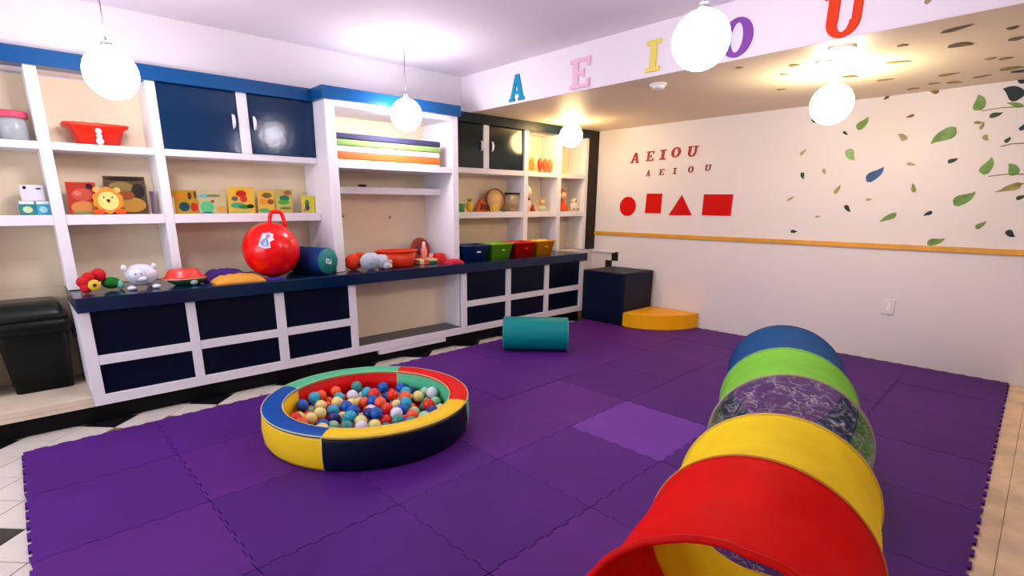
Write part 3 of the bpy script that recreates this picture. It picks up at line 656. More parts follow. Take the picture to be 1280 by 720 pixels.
book('dark picture book standing behind the lion book', 0.62, 0.905, ZB2, 0.30, -5.40, -0.10, (95, 75, 50),
     [(0.5, 0.93, 0.47, 0.055, (40, 20, 12)), (0.62, 0.25, 0.34, 0.2, (205, 150, 60)), (0.4, 0.72, 0.3, 0.14, (150, 130, 70)), (0.8, 0.62, 0.16, 0.2, (50, 40, 35)), (0.5, 0.5, 0.2, 0.12, (165, 90, 40))])
# lion-faced book
r = thing('lion_book', 'yellow lion-faced board book standing between two picture books', 'book', (-5.30, 0.622, ZB2+0.0005), 0, None, True)
mt = Matrix.Rotation(0.10, 4, 'Y') @ Matrix(((0, 0, 1, 0), (1, 0, 0, 0), (0, 1, 0, 0), (0, 0, 0, 1)))
def lobes(cx, cy, r0, n, amp, N=60): return [(cx+(r0+amp*abs(math.sin(n*PI*k/N)))*math.cos(2*PI*k/N), cy+(r0+amp*abs(math.sin(n*PI*k/N)))*math.sin(2*PI*k/N)) for k in range(N)]
bm = bm_new(); prism(bm, lobes(0, 0.108, 0.092, 10, 0.012), mt, -0.022, 0); obj('mane', bm, col_m((240, 150, 50)), r, local=True)
bm = bm_new(); prism(bm, disc_poly(0, 0.105, 0.07, 0.072, 28), mt, 0, 0.008); obj('face', bm, col_m((250, 225, 130)), r, local=True)
bm = bm_new(); prism(bm, [(-0.014, 0.112), (0, 0.088), (0.014, 0.112), (0.008, 0.118), (-0.008, 0.118)], mt, 0.008, 0.012); obj('nose', bm, col_m((60, 45, 25)), r, local=True)
for s in (-1, 1):
    bm = bm_new(); prism(bm, disc_poly(s*0.027, 0.132, 0.005, 0.007), mt, 0.008, 0.010); obj('eye', bm, col_m((60, 45, 25)), r, local=True)
    bm = bm_new(); prism(bm, disc_poly(s*0.068, 0.188, 0.022, 0.022), mt, -0.02, 0.003); obj('ear', bm, col_m((245, 185, 100)), r, local=True)
    bm = bm_new(); prism(bm, disc_poly(s*0.072, 0.022, 0.04, 0.02), mt, -0.02, 0.006); obj('paw', bm, col_m((235, 85, 35)), r, local=True)
o = book('thin dark card leaning at the right end beside the dark picture book', 0.925, 0.94, ZB2, 0.18, -5.25, -0.05, (120, 95, 115), [], th=0.14, name='leaning_card', cat='card')
book('yellow board book with blue and red spots, leftmost on its shelf', 1.085, 1.275, ZB2, 0.20, -5.36, -0.12, (195, 150, 30),
     [(0.45, 0.3, 0.22, 0.2, (15, 80, 85)), (0.85, 0.28, 0.15, 0.2, (195, 40, 15)), (0.3, 0.75, 0.2, 0.14, (225, 135, 20)), (0.7, 0.76, 0.08, 0.16, (90, 55, 15)), (0.93, 0.8, 0.06, 0.16, (85, 80, 20))])
book('wide yellow board leaning sideways against the shelf upright', 1.050, 1.072, ZB2, 0.14, -5.24, -0.02, (235, 205, 135), [], th=0.12, name='leaning_card', cat='card')
book('pale green and cream picture book, second on the shelf', 1.285, 1.52, ZB2, 0.19, -5.37, -0.12, (205, 190, 140),
     [(0.3, 0.3, 0.24, 0.28, (95, 200, 130)), (0.25, 0.8, 0.22, 0.1, (120, 190, 180)), (0.55, 0.82, 0.25, 0.06, (130, 125, 100)), (0.5, 0.56, 0.07, 0.06, (150, 60, 40)), (0.8, 0.2, 0.18, 0.13, (220, 165, 60)), (0.3, 0.04, 0.2, 0.035, (50, 110, 160))])
book('yellow picture book with a red patch and green base in the middle of the row', 1.53, 1.765, ZB2, 0.235, -5.355, -0.12, (235, 190, 60),
     [(0.5, 0.75, 0.2, 0.13, (200, 30, 10)), (0.58, 0.55, 0.14, 0.13, (215, 60, 40)), (0.25, 0.56, 0.12, 0.09, (100, 90, 95)), (0.35, 0.3, 0.28, 0.11, (70, 170, 130)), (0.6, 0.25, 0.25, 0.08, (40, 130, 50)), (0.82, 0.27, 0.14, 0.08, (20, 35, 15)), (0.45, 0.06, 0.4, 0.045, (190, 190, 100))])
book('orange and yellow picture book right of the red-patched one', 1.80, 1.955, ZB2, 0.21, -5.37, -0.12, (235, 185, 75),
     [(0.55, 0.78, 0.3, 0.12, (120, 100, 40)), (0.3, 0.5, 0.22, 0.15, (240, 150, 50)), (0.75, 0.5, 0.2, 0.12, (150, 85, 30)), (0.35, 0.12, 0.3, 0.09, (70, 175, 110))])
book('yellow-green picture book behind the ball handle', 1.965, 2.13, ZB2, 0.225, -5.36, -0.12, (200, 190, 95),
     [(0.5, 0.62, 0.3, 0.12, (25, 120, 100)), (0.45, 0.45, 0.34, 0.1, (80, 180, 60)), (0.7, 0.84, 0.24, 0.1, (170, 100, 60)), (0.55, 0.2, 0.36, 0.05, (130, 115, 50)), (0.3, 0.85, 0.16, 0.08, (225, 170, 120))])
book('small yellow book with a dark figure, rightmost by the tall unit', 2.20, 2.325, ZB2, 0.165, -5.30, -0.10, (215, 200, 60),
     [(0.42, 0.55, 0.16, 0.22, (70, 125, 60)), (0.42, 0.3, 0.18, 0.18, (75, 65, 95)), (0.2, 0.15, 0.14, 0.08, (190, 110, 90))], yaw=-0.3)
# storage jar, basin, boxes
def L(bm, prof, c, seg=36, **k): return lathe(bm, prof, c, (0, 0, 1), seg, **k)
jr = thing('storage_jar', 'clear plastic jar with a pink screw lid on the top left shelf', 'jar', (-5.31, 0.135, ZA))
glass = mat('clear_plastic', (0.62, 0.70, 0.72), 0.08, 0.6); glass.node_tree.nodes['Principled BSDF'].inputs['Alpha'].default_value = 0.45
obj('jar_body', L(bm_new(), [(0, 0.0), (0.075, 0.0), (0.085, 0.01), (0.085, 0.13), (0.075, 0.155), (0.072, 0.155), (0.081, 0.13), (0.081, 0.012), (0, 0.006)], (-5.31, 0.14, ZA+0.0008)), glass, jr)
obj('lid', L(bm_new(), [(0.0, 0.156), (0.092, 0.156), (0.095, 0.16), (0.095, 0.195), (0.088, 0.203), (0, 0.203)], (-5.31, 0.14, ZA)), col_m((215, 75, 105)), jr)
bm = bm_new()
for k in range(9):
    a = k*2.4; rr = 0.045*math.sqrt((k+1)/9); ball(bm, (-5.31+rr*math.cos(a), 0.15+rr*math.sin(a), ZA+0.035+0.03*(k % 3)), 0.024, 0.018, 0.03, 10, 8)
o = obj('contents', bm, col_m((205, 180, 120)), jr); o['kind'] = 'stuff'
jb = thing('snack_box', 'low brown box at the left frame edge on the top shelf', 'box', (-5.32, -0.02, ZA))
obj('carton', B(-5.38, -5.27, -0.11, 0.03, ZA+0.0008, ZA+0.05, bev=0.003), col_m((140, 105, 95)), jb)
bs = thing('red_basin', 'red plastic tub with a silver clasp on the upper left shelf', 'basin', (-5.31, 0.61, ZA))
obj('tub', loft(bm_new(), [(-5.42, -5.22, 0.49, 0.76, ZA+0.0008), (-5.44, -5.20, 0.455, 0.80, ZA+0.12), (-5.45, -5.19, 0.42, 0.83, ZA+0.135), (-5.45, -5.19, 0.415, 0.835, ZA+0.155), (-5.42, -5.22, 0.45, 0.80, ZA+0.153), (-5.41, -5.23, 0.48, 0.77, ZA+0.10)], 0.05), col_m((222, 42, 15), 0.3), bs)
bm = bm_new()
for k in range(7): ball(bm, (-5.32+R_.uniform(-.05, .05), 0.50+k*0.045, ZA+0.15), 0.04, 0.032, 0.026, 10, 8)
o = obj('contents', bm, col_m((190, 195, 110)), bs); o['kind'] = 'stuff'
bm = bm_new()
for z, r0 in ((0.10, 0.022), (0.065, 0.02), (0.028, 0.026)): ball(bm, (-5.185, 0.625, ZA+z), r0*0.6, r0, r0, 12, 8)
obj('clasp', bm, col_m((225, 225, 230), 0.2), bs)
def carton(label, y0, y1, z0, h, x0, x1, body, band, nm='small_carton', cat='box'):
    c = thing(nm, label, cat, ((x0+x1)/2, (y0+y1)/2, z0))
    obj('carton', B(x0, x1, y0, y1, z0+0.0008, z0+h, bev=0.002), col_m(body), c)
    obj('flap', B(x0+0.004, x1+0.0008, y0+0.004, y1-0.004, z0+h*0.8, z0+h+0.001), col_m((225, 235, 235)), c)
    bm = bm_new(); prism(bm, disc_poly((y0+y1)/2, z0+h*0.4, (y1-y0)*0.3, h*0.24), Matrix(((0, 0, 1, x1), (1, 0, 0, 0), (0, 1, 0, 0), (0, 0, 0, 1))), 0, 0.0015); obj('printed_patch', bm, col_m(band), c)
carton('small teal-green carton under the white box, left one', 0.075, 0.168, ZB2, 0.098, -5.36, -5.26, (45, 130, 130), (200, 220, 165))
carton('small sky-blue carton under the white box, right one', 0.171, 0.252, ZB2, 0.098, -5.36, -5.26, (60, 160, 195), (165, 215, 215))
wx = thing('white_box', 'white box with two black marks on top of the two small cartons', 'box', (-5.31, 0.17, ZB2+0.099))
obj('carton', B(-5.37, -5.26, 0.10, 0.235, ZB2+0.1, ZB2+0.215, bev=0.004), col_m((225, 220, 228)), wx)
obj('mark', B(-5.26, -5.2585, 0.118, 0.135, ZB2+0.185, ZB2+0.205), black_m, wx); obj('mark', B(-5.26, -5.2585, 0.19, 0.218, ZB2+0.183, ZB2+0.193), black_m, wx)

# ------------------------------------------------------------------ toys on the worktop, left to right
t = thing('flower_toy', 'red plush flower toy with yellow centre and green leaf, leftmost on the worktop', 'toy', (-4.93, 0.40, ZCT))
rp = mat('red_plush', c8(205, 40, 45), 0.9, 0.1, bump=0.5, bscale=60); gp = mat('green_plush', c8(40, 125, 55), 0.9, 0.1, bump=0.5, bscale=60)
for (y, z, r0, x) in ((0.335, 0.085, 0.042, -4.93), (0.345, 0.04, 0.038, -4.92), (0.375, 0.115, 0.04, -4.95), (0.36, 0.055, 0.045, -4.97), (0.44, 0.125, 0.05, -4.99), (0.41, 0.10, 0.045, -5.0)):
    bm = bm_new(); ball(bm, (x, y, ZCT+z), r0*0.8, r0, r0, 14, 10); obj('petal', bm, rp, t)
bm = bm_new(); ball(bm, (-4.885, 0.397, ZCT+0.062), 0.016, 0.04, 0.042, 18, 12); obj('flower_centre', bm, col_m((240, 195, 60), 0.8), t)
bm = bm_new(); ball(bm, (-4.868, 0.397, ZCT+0.064), 0.006, 0.012, 0.013, 12, 8); obj('eye', bm, col_m((60, 30, 20)), t)
bm = bm_new(); ball(bm, (-5.02, 0.515, ZCT+0.055), 0.05, 0.065, 0.045, 16, 10); obj('leaf', bm, gp, t)
bm = bm_new(); ball(bm, (-5.0, 0.57, ZCT+0.037), 0.035, 0.025, 0.036, 12, 8); obj('leaf', bm, col_m((130, 200, 175), 0.8), t)
t = thing('piggy_bank', 'round white ceramic animal money box with small feet', 'money box', (-4.95, 0.72, ZCT))
cw = mat('white_ceramic', (0.72, 0.74, 0.80), 0.2, 0.6)
bm = bm_new(); ball(bm, (-4.97, 0.715, ZCT+0.108), 0.10, 0.115, 0.085, 28, 18); obj('body', bm, cw, t)
bm = bm_new(); ball(bm, (-4.89, 0.675, ZCT+0.115), 0.05, 0.062, 0.055, 20, 14); ball(bm, (-4.862, 0.70, ZCT+0.085), 0.03, 0.035, 0.022, 16, 10); obj('head', bm, cw, t)
for dy in (0.028, -0.012):
    bm = bm_new(); ball(bm, (-4.842, 0.668+dy, ZCT+0.128), 0.004, 0.006, 0.006, 8, 6); obj('eye', bm, col_m((70, 80, 120)), t)
for y in (0.60, 0.80):
    bm = bm_new(); ball(bm, (-4.93, y, ZCT+0.17), 0.014, 0.02, 0.026, 12, 8); obj('ear', bm, cw, t)
for y in (0.625, 0.79):
    bm = bm_new(); ball(bm, (-4.88, y, ZCT+0.018), 0.03, 0.032, 0.0175, 14, 10); obj('foot', bm, cw, t)
for y in (0.65, 0.77):
    bm = bm_new(); ball(bm, (-5.02, y, ZCT+0.018), 0.03, 0.03, 0.0175, 12, 8); obj('foot', bm, cw, t)
t = thing('toy_dish', 'dark green oval dish on the worktop under the red bowl', 'dish', (-4.97, 1.01, ZCT))
obj('dish', L(bm_new(), [(0, 0.0), (0.09, 0.0), (0.14, 0.03), (0.152, 0.05), (0.145, 0.052), (0.12, 0.034), (0, 0.02)], (-4.97, 1.03, ZCT+0.0008), sx=0.75), mat('dark_green_plastic', c8(30, 85, 55), 0.3, 0.5), t)
bm = bm_new(); ball(bm, (-4.865, 1.055, ZCT+0.026), 0.02, 0.028, 0.022, 12, 8); obj('handle_knob', bm, col_m((150, 175, 165)), t)
t = thing('toy_bowl', 'red plastic bowl upside down on the green dish', 'bowl', (-4.97, 1.01, ZCT+0.053))
obj('bowl', L(bm_new(), [(0.155, 0.0), (0.165, 0.006), (0.14, 0.02), (0.115, 0.065), (0.10, 0.078), (0.075, 0.074), (0, 0.070)], (-4.97, 1.01, ZCT+0.0535), sx=0.75), mat('red_plastic_bowl', c8(232, 62, 45), 0.3, 0.5), t)
obj('rim', L(bm_new(), [(0.150, 0), (0.167, 0), (0.167, 0.006), (0.150, 0.006), (0.150, 0)], (-4.97, 1.01, ZCT+0.0531), sx=0.75), mat('cream_rim', c8(235, 200, 170), 0.4), t)
def cloth(name, label, y0, y1, x0, x1, h, c, seed, cat='cloth', peak=0.5, z=ZCT):
    bm = bm_new(); NX_, NY_ = 18, 30; g_ = []
    for i in range(NX_+1):
        row = []
        for j in range(NY_+1):
            u_, v_ = i/NX_, j/NY_
            e = min(1, min(u_, 1-u_)*5)*min(1, min(v_, 1-v_)*6)
            hh = (0.12+0.88*e**0.5)*h*(0.75+0.25*math.sin(PI*min(1, v_/max(peak, .01)*0.5 if v_ < peak else 0.5+0.5*(v_-peak)/(1-peak))))
            hh += 0.012*noise(Vector((u_*4+seed, v_*6, seed)))*e
            x = x0+(x1-x0)*u_+0.012*noise(Vector((v_*5, seed, 1))); y = y0+(y1-y0)*v_+0.012*noise(Vector((u_*5, seed, 2)))
            row.append(bm.verts.new((x, y, z+0.001+max(0.003, hh))))
        g_.append(row)
    for i in range(NX_):
        for j in range(NY_): bm.faces.new((g_[i][j], g_[i+1][j], g_[i+1][j+1], g_[i][j+1])).smooth = True
    ed = [e for e in bm.edges if e.is_boundary]; r_ = bmesh.ops.extrude_edge_only(bm, edges=ed)
    for v in r_['geom']:
        if isinstance(v, bmesh.types.BMVert): v.co.z = z+0.001
    bmesh.ops.recalc_face_normals(bm, faces=bm.faces[:])
    o = obj(name, bm, mat('fabric_'+label.split()[0], c8(*c), 0.8, 0.15, bump=0.3, bscale=25)); tag(o, label, cat); return o
cloth('folded_cloth', 'orange folded cloth lying in front of the purple one', 1.20, 1.60, -4.98, -4.76, 0.062, (235, 165, 65), 3)
cloth('folded_cloth', 'purple cloth heaped behind the orange one', 1.17, 1.52, -5.14, -4.985, 0.095, (75, 45, 125), 5)
cloth('folded_cloth', 'violet flat cloth half under the red ball', 1.61, 1.78, -4.88, -4.76, 0.010, (70, 45, 150), 9)
# hopper ball
t = thing('hopper_ball', 'big red bouncing ball with a loop handle and white sticker on the worktop', 'hopper ball', (-4.98, 1.73, ZCT))
rb = mat('red_rubber', c8(240, 5, 2), 0.22, 0.5)
bc = Vector((-4.985, 1.745, ZCT+0.246)); br = 0.245
bm = bm_new(); ball(bm, bc, br, seg=48, rings=32); obj('ball', bm, rb, t)
hp = []
for k in range(15):
    a = PI*k/14; hp.append((bc.x+0.01, bc.y+0.075-0.068*math.cos(a), bc.z+(0.19 if k > 7 else 0.225)+(0.145 if k > 7 else 0.11)*min(1, math.sin(a)*1.25)))
bm = bm_new(); tube(bm, hp, 0.018, 10); obj('handle', bm, rb, t)
bm = bm_new(); rows = []
N = 9
fwd = Vector((0.80, -0.42, 0.42)).normalized(); sx_ = fwd.cross(Vector((0, 0, 1))).normalized()*-1; sy_ = sx_.cross(fwd).normalized()*-1
if sy_.z < 0: sy_ = -sy_
def patch(parent, name, outline, lift, m):
    bm = bm_new(); cen = bm.verts.new(bc+fwd*(br+lift))
    vs = []; mid = []
    for (a, c) in outline:
        for q, L_ in ((1.0, vs), (0.5, mid)):
            d = (fwd+sx_*a*q+sy_*c*q).normalized(); L_.append(bm.verts.new(bc+d*(br+lift)))
    n = len(vs)
    for k in range(n):
        bm.faces.new((cen, mid[k], mid[(k+1) % n])); bm.faces.new((mid[k], vs[k], vs[(k+1) % n], mid[(k+1) % n]))
    bmesh.ops.recalc_face_normals(bm, faces=bm.faces[:]); return obj(name, bm, m, parent)
stk = patch(t, 'sticker', [(-0.30, -0.22), (-0.05, -0.33), (0.14, -0.30), (0.12, -0.08), (0.28, 0.02), (0.22, 0.1), (0.26, 0.22), (0.12, 0.30), (-0.12, 0.26), (-0.18, 0.05)], 0.002, col_m((235, 225, 235)))
patch(stk, 'printed_patch', [(-0.2, -0.16), (-0.12, -0.24), (0.0, -0.26), (0.08, -0.2), (0.07, -0.02), (0.0, 0.05), (-0.1, 0.04), (-0.15, -0.05)], 0.004, col_m((120, 150, 205)))
patch(stk, 'printed_patch', [(-0.02, 0.13), (0.04, 0.09), (0.12, 0.10), (0.16, 0.15), (0.10, 0.2), (0.02, 0.2)], 0.006, col_m((185, 130, 160)))
patch(stk, 'printed_patch', [(-0.12, -0.2), (-0.02, -0.26), (0.03, -0.2), (-0.06, -0.16)], 0.006, col_m((175, 205, 230)))
# navy roller with teal end
t = thing('foam_roller', 'navy foam roller with teal end face lying on the worktop', 'foam roller', (-5.0, 2.1, ZCT))
A0, A1 = Vector((-5.30, 2.05, ZCT+0.126)), Vector((-4.82, 2.205, ZCT+0.126)); ax = A1-A0; L_ = ax.length
bm = bm_new(); lathe(bm, [(0, 0), (0.118, 0), (0.124, 0.008), (0.124, L_-0.008), (0.118, L_)], A0, ax, 40); obj('cover', bm, vin('navy_roller_vinyl', c8(12, 50, 110)), t)
bm = bm_new(); lathe(bm, [(0.119, L_-0.002), (0.117, L_+0.004), (0, L_+0.006)], A0, ax, 40); e = obj('end_face', bm, V['green'] if False else vin('teal_end_vinyl', c8(40, 130, 125)), t)
an = ax.normalized(); s1 = Vector((0, 0, 1)).cross(an).normalized(); u1 = an.cross(s1)
fm = Matrix(((s1.x, u1.x, an.x, A1.x+an.x*.006), (s1.y, u1.y, an.y, A1.y+an.y*.006), (s1.z, u1.z, an.z, A1.z), (0, 0, 0, 1)))
bm = bm_new(); prism(bm, [(-0.036, -0.012), (0.028, -0.034), (0.04, 0.006), (-0.024, 0.028)], fm, 0, 0.002); lb = obj('label_tag', bm, col_m((225, 235, 225)), e)
bm = bm_new()
for q in (-0.014, 0.002, 0.018): prism(bm, [(q-0.005, -0.008), (q+0.004, -0.011), (q+0.006, 0.006), (q-0.003, 0.009)], fm, 0.002, 0.003)
obj('printed_marks', bm, col_m((40, 60, 60)), e)
# red toy bag, plush
t = thing('red_soft_toy', 'red soft toy behind the grey plush animal', 'toy', (-4.99, 2.56, ZCT))
bm = bm_new(); ball(bm, (-5.0, 2.56, ZCT+0.08), 0.07, 0.095, 0.08, 20, 14); ball(bm, (-4.99, 2.63, ZCT+0.145), 0.04, 0.06, 0.03, 14, 10); obj('body', bm, mat('orange_red_plush', c8(215, 60, 30), 0.8, 0.2, bump=0.4, bscale=50), t)
t = thing('plush_animal', 'grey-white plush animal lying before the orange-red basin', 'soft toy', (-4.87, 2.75, ZCT))
gpl = mat('grey_plush', c8(185, 190, 205), 0.95, 0.1, bump=0.8, bscale=70); cpl = mat('cream_plush', c8(215, 190, 165), 0.95, 0.1, bump=0.8, bscale=70)
bm = bm_new(); ball(bm, (-4.88, 2.69, ZCT+0.088), 0.075, 0.115, 0.087, 24, 16); obj('body', bm, gpl, t)
bm = bm_new(); ball(bm, (-4.86, 2.80, ZCT+0.082), 0.06, 0.062, 0.072, 18, 12); ball(bm, (-4.82, 2.835, ZCT+0.04), 0.034, 0.04, 0.038, 12, 8); obj('head', bm, gpl, t)
for (y, z, x) in ((2.86, 0.10, -4.90), (2.905, 0.065, -4.88), (2.87, 0.03, -4.83)):
    bm = bm_new(); ball(bm, (x, y, ZCT+z), 0.04, 0.036, max(0.028, z*0.45), 14, 10); obj('paw', bm, cpl, t)
bm = bm_new(); ball(bm, (-4.802, 2.655, ZCT+0.07), 0.005, 0.007, 0.007, 8, 6); obj('eye', bm, col_m((25, 40, 60)), t)
def basin(label, cx, cy, rt_, rb_, h, c, sy=1.0, nm='plastic_basin', cat='basin'):
    t = thing(nm, label, cat, (cx, cy, ZCT)); m = mat('plastic_'+label.split()[0]+str(int(cy*10)), c8(*c), 0.3, 0.5)
    obj('bowl', L(bm_new(), [(0, 0), (rb_, 0), (rb_+0.01, 0.008), (rt_-0.006, h-0.01), (rt_-0.010, h-0.01), (rb_+0.004, 0.012), (0, 0.008)], (cx, cy, ZCT+0.0008), seg=40, sy=sy), m, t)
    obj('rim', L(bm_new(), [(rt_-0.012, h-0.012), (rt_+0.012, h-0.010), (rt_+0.014, h-0.002), (rt_-0.010, h), (rt_-0.012, h-0.012)], (cx, cy, ZCT+0.0008), seg=40, sy=sy), m, t); return t
basin('orange-red round plastic basin in the middle of the worktop', -5.05, 3.10, 0.205, 0.165, 0.17, (228, 55, 15), 1.12)
t = thing('toy_disc', 'round brown toy plate leaning at the back beside the pink bottle', 'toy', (-5.27, 3.52, ZCT))
bm = bm_new(); lathe(bm, [(0, 0), (0.12, 0), (0.135, 0.01), (0.135, 0.02), (0.12, 0.026), (0.1, 0.02), (0, 0.02)], (-5.29, 3.57, ZCT+0.137), (1, 0, 0.12), 32); obj('disc', bm, col_m((150, 50, 30)), t)
bm = bm_new(); lathe(bm, [(0, 0), (0.07, 0), (0.06, 0.008), (0, 0.008)], (-5.27, 3.57, ZCT+0.14), (1, 0, 0.12), 24); obj('disc_centre', bm, col_m((115, 30, 30)), t)
t = thing('toy_bottle', 'pink toy bottle standing before the brown plate', 'toy bottle', (-5.08, 3.475, ZCT+0.05))
obj('bottle', L(bm_new(), [(0, 0), (0.033, 0), (0.036, 0.01), (0.036, 0.09), (0.022, 0.125), (0.018, 0.14), (0, 0.14)], (-5.10, 3.50, ZCT+0.0538), seg=20), col_m((240, 150, 140), 0.3), t)
obj('cap', L(bm_new(), [(0.019, 0.14), (0.019, 0.165), (0.012, 0.185), (0, 0.187)], (-5.10, 3.50, ZCT+0.054), seg=16), col_m((250, 215, 215), 0.3), t)
t = thing('block_box', 'flat box of cream, orange and green toy blocks under the pink bottle', 'toy', (-5.02, 3.40, ZCT))
for y0, y1, z0, z1, c in ((3.345, 3.40, 0, 0.025, (225, 190, 140)), (3.345, 3.40, 0.026, 0.052, (245, 220, 170)), (3.401, 3.46, 0, 0.05, (225, 90, 45)), (3.461, 3.58, 0, 0.027, (20, 95, 70)), (3.461, 3.58, 0.028, 0.052, (230, 210, 160))):
    obj('block', B(-5.14, -4.95, y0, y1, ZCT+0.001+z0, ZCT+0.001+z1, bev=0.003), col_m(c), t)
t = thing('toy_cup', 'small pink cup standing on the flat box of blocks', 'cup', (-5.02, 3.54, ZCT+0.053))
obj('cup', L(bm_new(), [(0, 0), (0.02, 0), (0.026, 0.05), (0.023, 0.05), (0.017, 0.004), (0, 0.004)], (-5.02, 3.54, ZCT+0.0535), seg=16), col_m((245, 165, 150)), t)
cloth('red_cushion', 'red flat cushion beside the tall unit right panel', 3.60, 3.76, -5.15, -4.98, 0.10, (205, 45, 40), 12, 'cushion')
cloth('red_cushion', 'crimson low cushion at the worktop edge before the red one', 3.62, 3.82, -4.90, -4.76, 0.045, (200, 45, 75), 14, 'cushion')
# mats on the tall unit's shelf
z = 2.006
for nm, h, c, lab in (('a', 0.027, (245, 225, 200), 'cream foam mat at the bottom of the stack in the tall unit'), ('b', 0.062, (228, 120, 50), 'orange foam mat in the stack in the tall unit'),
                      ('c', 0.058, (245, 232, 225), 'white foam mat between orange and green ones in the stack'), ('d', 0.058, (150, 185, 105), 'green foam mat second from the top of the stack'),
                      ('e', 0.058, (60, 60, 95), 'dark blue foam mat on top of the stack in the tall unit')):
    o = obj('foam_mat', B(-5.40, -4.955+R_.uniform(-.006, .006), 2.445, 3.66+R_.uniform(-.01, .01), z, z+h-0.001, bev=0.012, seg=2), mat('foam_sheet_'+nm, c8(*c), 0.6, 0.3, bump=0.08, bscale=20)); tag(o, lab, 'foam mat', 'foam mats stacked in the tall unit'); z += h
t = thing('small_clip', 'small dark clip lying on the narrow shelf of the tall unit', 'clip', (-5.22, 2.83, 1.784))
bm = bm_new(); ball(bm, (-5.2, 2.82, 1.7975), 0.02, 0.055, 0.013, 12, 8); obj('clip_body', bm, col_m((60, 35, 20)), t)

# ------------------------------------------------------------------ toys on the right shelves
ZR1, ZR2 = 2.037, 1.52
t = thing('framed_picture', 'pale picture card in a white frame at the left of its yellow niche', 'picture frame', (-5.33, 5.42, ZR1))
obj('frame', B(-5.35, -5.33, 5.31, 5.55, ZR1+0.001, ZR1+0.34, bev=0.003), col_m((235, 225, 190)), t)
obj('picture', B(-5.3299, -5.328, 5.33, 5.53, ZR1+0.02, ZR1+0.2), col_m((190, 170, 95)), t)
obj('picture', B(-5.3299, -5.328, 5.33, 5.53, ZR1+0.23, ZR1+0.31), col_m((205, 200, 165)), t)
bm = bm_new(); prism(bm, disc_poly(5.46, ZR1+0.1, 0.06, 0.07), Matrix(((0, 0, 1, -5.328), (1, 0, 0, 0), (0, 1, 0, 0), (0, 0, 0, 1))), 0, 0.002); obj('printed_patch', bm, col_m((225, 130, 55)), t)
for k, (y, c, lab) in enumerate(((5.575, (225, 70, 20), 'deep orange oval figure, nearest the picture frame'), (5.675, (235, 95, 35), 'orange oval figure in the middle of the three'), (5.775, (235, 120, 50), 'pale orange oval figure, rightmost of three'))):
    t = thing('oval_figure', lab, 'figurine', (-5.27, y, ZR1), group='orange oval figures')
    bm = bm_new(); ball(bm, (-5.27, y+0.0, ZR1+0.105), 0.03, 0.042, 0.085, 18, 14); obj('body', bm, col_m(c, 0.35), t)
    obj('foot', L(bm_new(), [(0, 0), (0.026, 0), (0.022, 0.02), (0, 0.026)], (-5.27, y, ZR1+0.0008), seg=16), col_m((150, 70, 30)), t)
t = thing('toy_cup', 'green toy cup at the left end of the right-hand shelf', 'cup', (-5.28, 4.2, ZR2))
obj('cup', L(bm_new(), [(0, 0), (0.045, 0), (0.055, 0.1), (0.05, 0.1), (0.04, 0.006), (0, 0.006)], (-5.28, 4.19, ZR2+0.0008), seg=24), col_m((75, 145, 65)), t)
t = thing('pineapple_toy', 'yellow pineapple-like toy with a brown crown beside the green cup', 'toy', (-5.28, 4.36, ZR2))
bm = bm_new(); ball(bm, (-5.28, 4.33, ZR2+0.065), 0.045, 0.048, 0.064, 18, 12); obj('body', bm, mat('yellow_knit', c8(235, 190, 60), 0.7, 0.2, bump=0.6, bscale=50), t)
bm = bm_new()
for a in (-0.5, -0.15, 0.15, 0.5): tube(bm, [(-5.28, 4.33, ZR2+0.12), (-5.28, 4.33+0.05*a, ZR2+0.145), (-5.28, 4.33+0.10*a, ZR2+0.165)], [0.009, 0.006, 0.002], 6)
obj('crown', bm, col_m((120, 75, 30)), t)
t = thing('toy_house', 'brown and orange peaked toy between pineapple toy and tambourine', 'toy', (-5.3, 4.56, ZR2))
bm = bm_new(); prism(bm, [(4.46, ZR2+0.001), (4.64, ZR2+0.001), (4.63, ZR2+0.09), (4.56, ZR2+0.17), (4.50, ZR2+0.09)], Matrix(((0, 0, 1, -5.3), (1, 0, 0, 0), (0, 1, 0, 0), (0, 0, 0, 1))), -0.05, 0.0); obj('body', bm, col_m((205, 95, 35)), t)
bm = bm_new(); prism(bm, [(4.52, ZR2+0.03), (4.64, ZR2+0.03), (4.62, ZR2+0.09), (4.54, ZR2+0.11)], Matrix(((0, 0, 1, -5.3), (1, 0, 0, 0), (0, 1, 0, 0), (0, 0, 0, 1))), 0, 0.012); obj('front', bm, col_m((105, 40, 25)), t)
t = thing('tambourine', 'round wooden tambourine with pale skin leaning at the back of the shelf', 'tambourine', (-5.36, 4.84, ZR2))
TCm = Vector((-5.36, 4.82, ZR2+0.148)); axm = Vector((1, -0.15, 0.12)).normalized(); s1 = Vector((0, 0, 1)).cross(axm).normalized(); u1 = axm.cross(s1)
bm = bm_new(); lathe(bm, [(0.132, 0), (0.145, 0), (0.145, 0.035), (0.132, 0.035), (0.132, 0)], TCm, axm, 40); obj('hoop', bm, col_m((150, 75, 35)), t)
bm = bm_new(); lathe(bm, [(0, 0.022), (0.132, 0.022), (0.132, 0.026), (0, 0.026)], TCm, axm, 40); obj('skin', bm, col_m((225, 185, 125)), t)
for k in range(6):
    a = k*PI/3+0.3; p = TCm+axm*0.02+(s1*math.cos(a)+u1*math.sin(a))*0.147
    bm = bm_new(); ball(bm, p, 0.012, 0.012, 0.004, 10, 6); obj('jingle', bm, chrome_m, t)
t = thing('toy_dice', 'small yellow die with dark spots in front of the tambourine', 'die', (-5.22, 4.72, ZR2))
obj('cube', B(-5.27, -5.18, 4.655, 4.745, ZR2+0.0008, ZR2+0.091, bev=0.008, seg=2), mat('die_yellow', c8(240, 200, 85), 0.4), t)
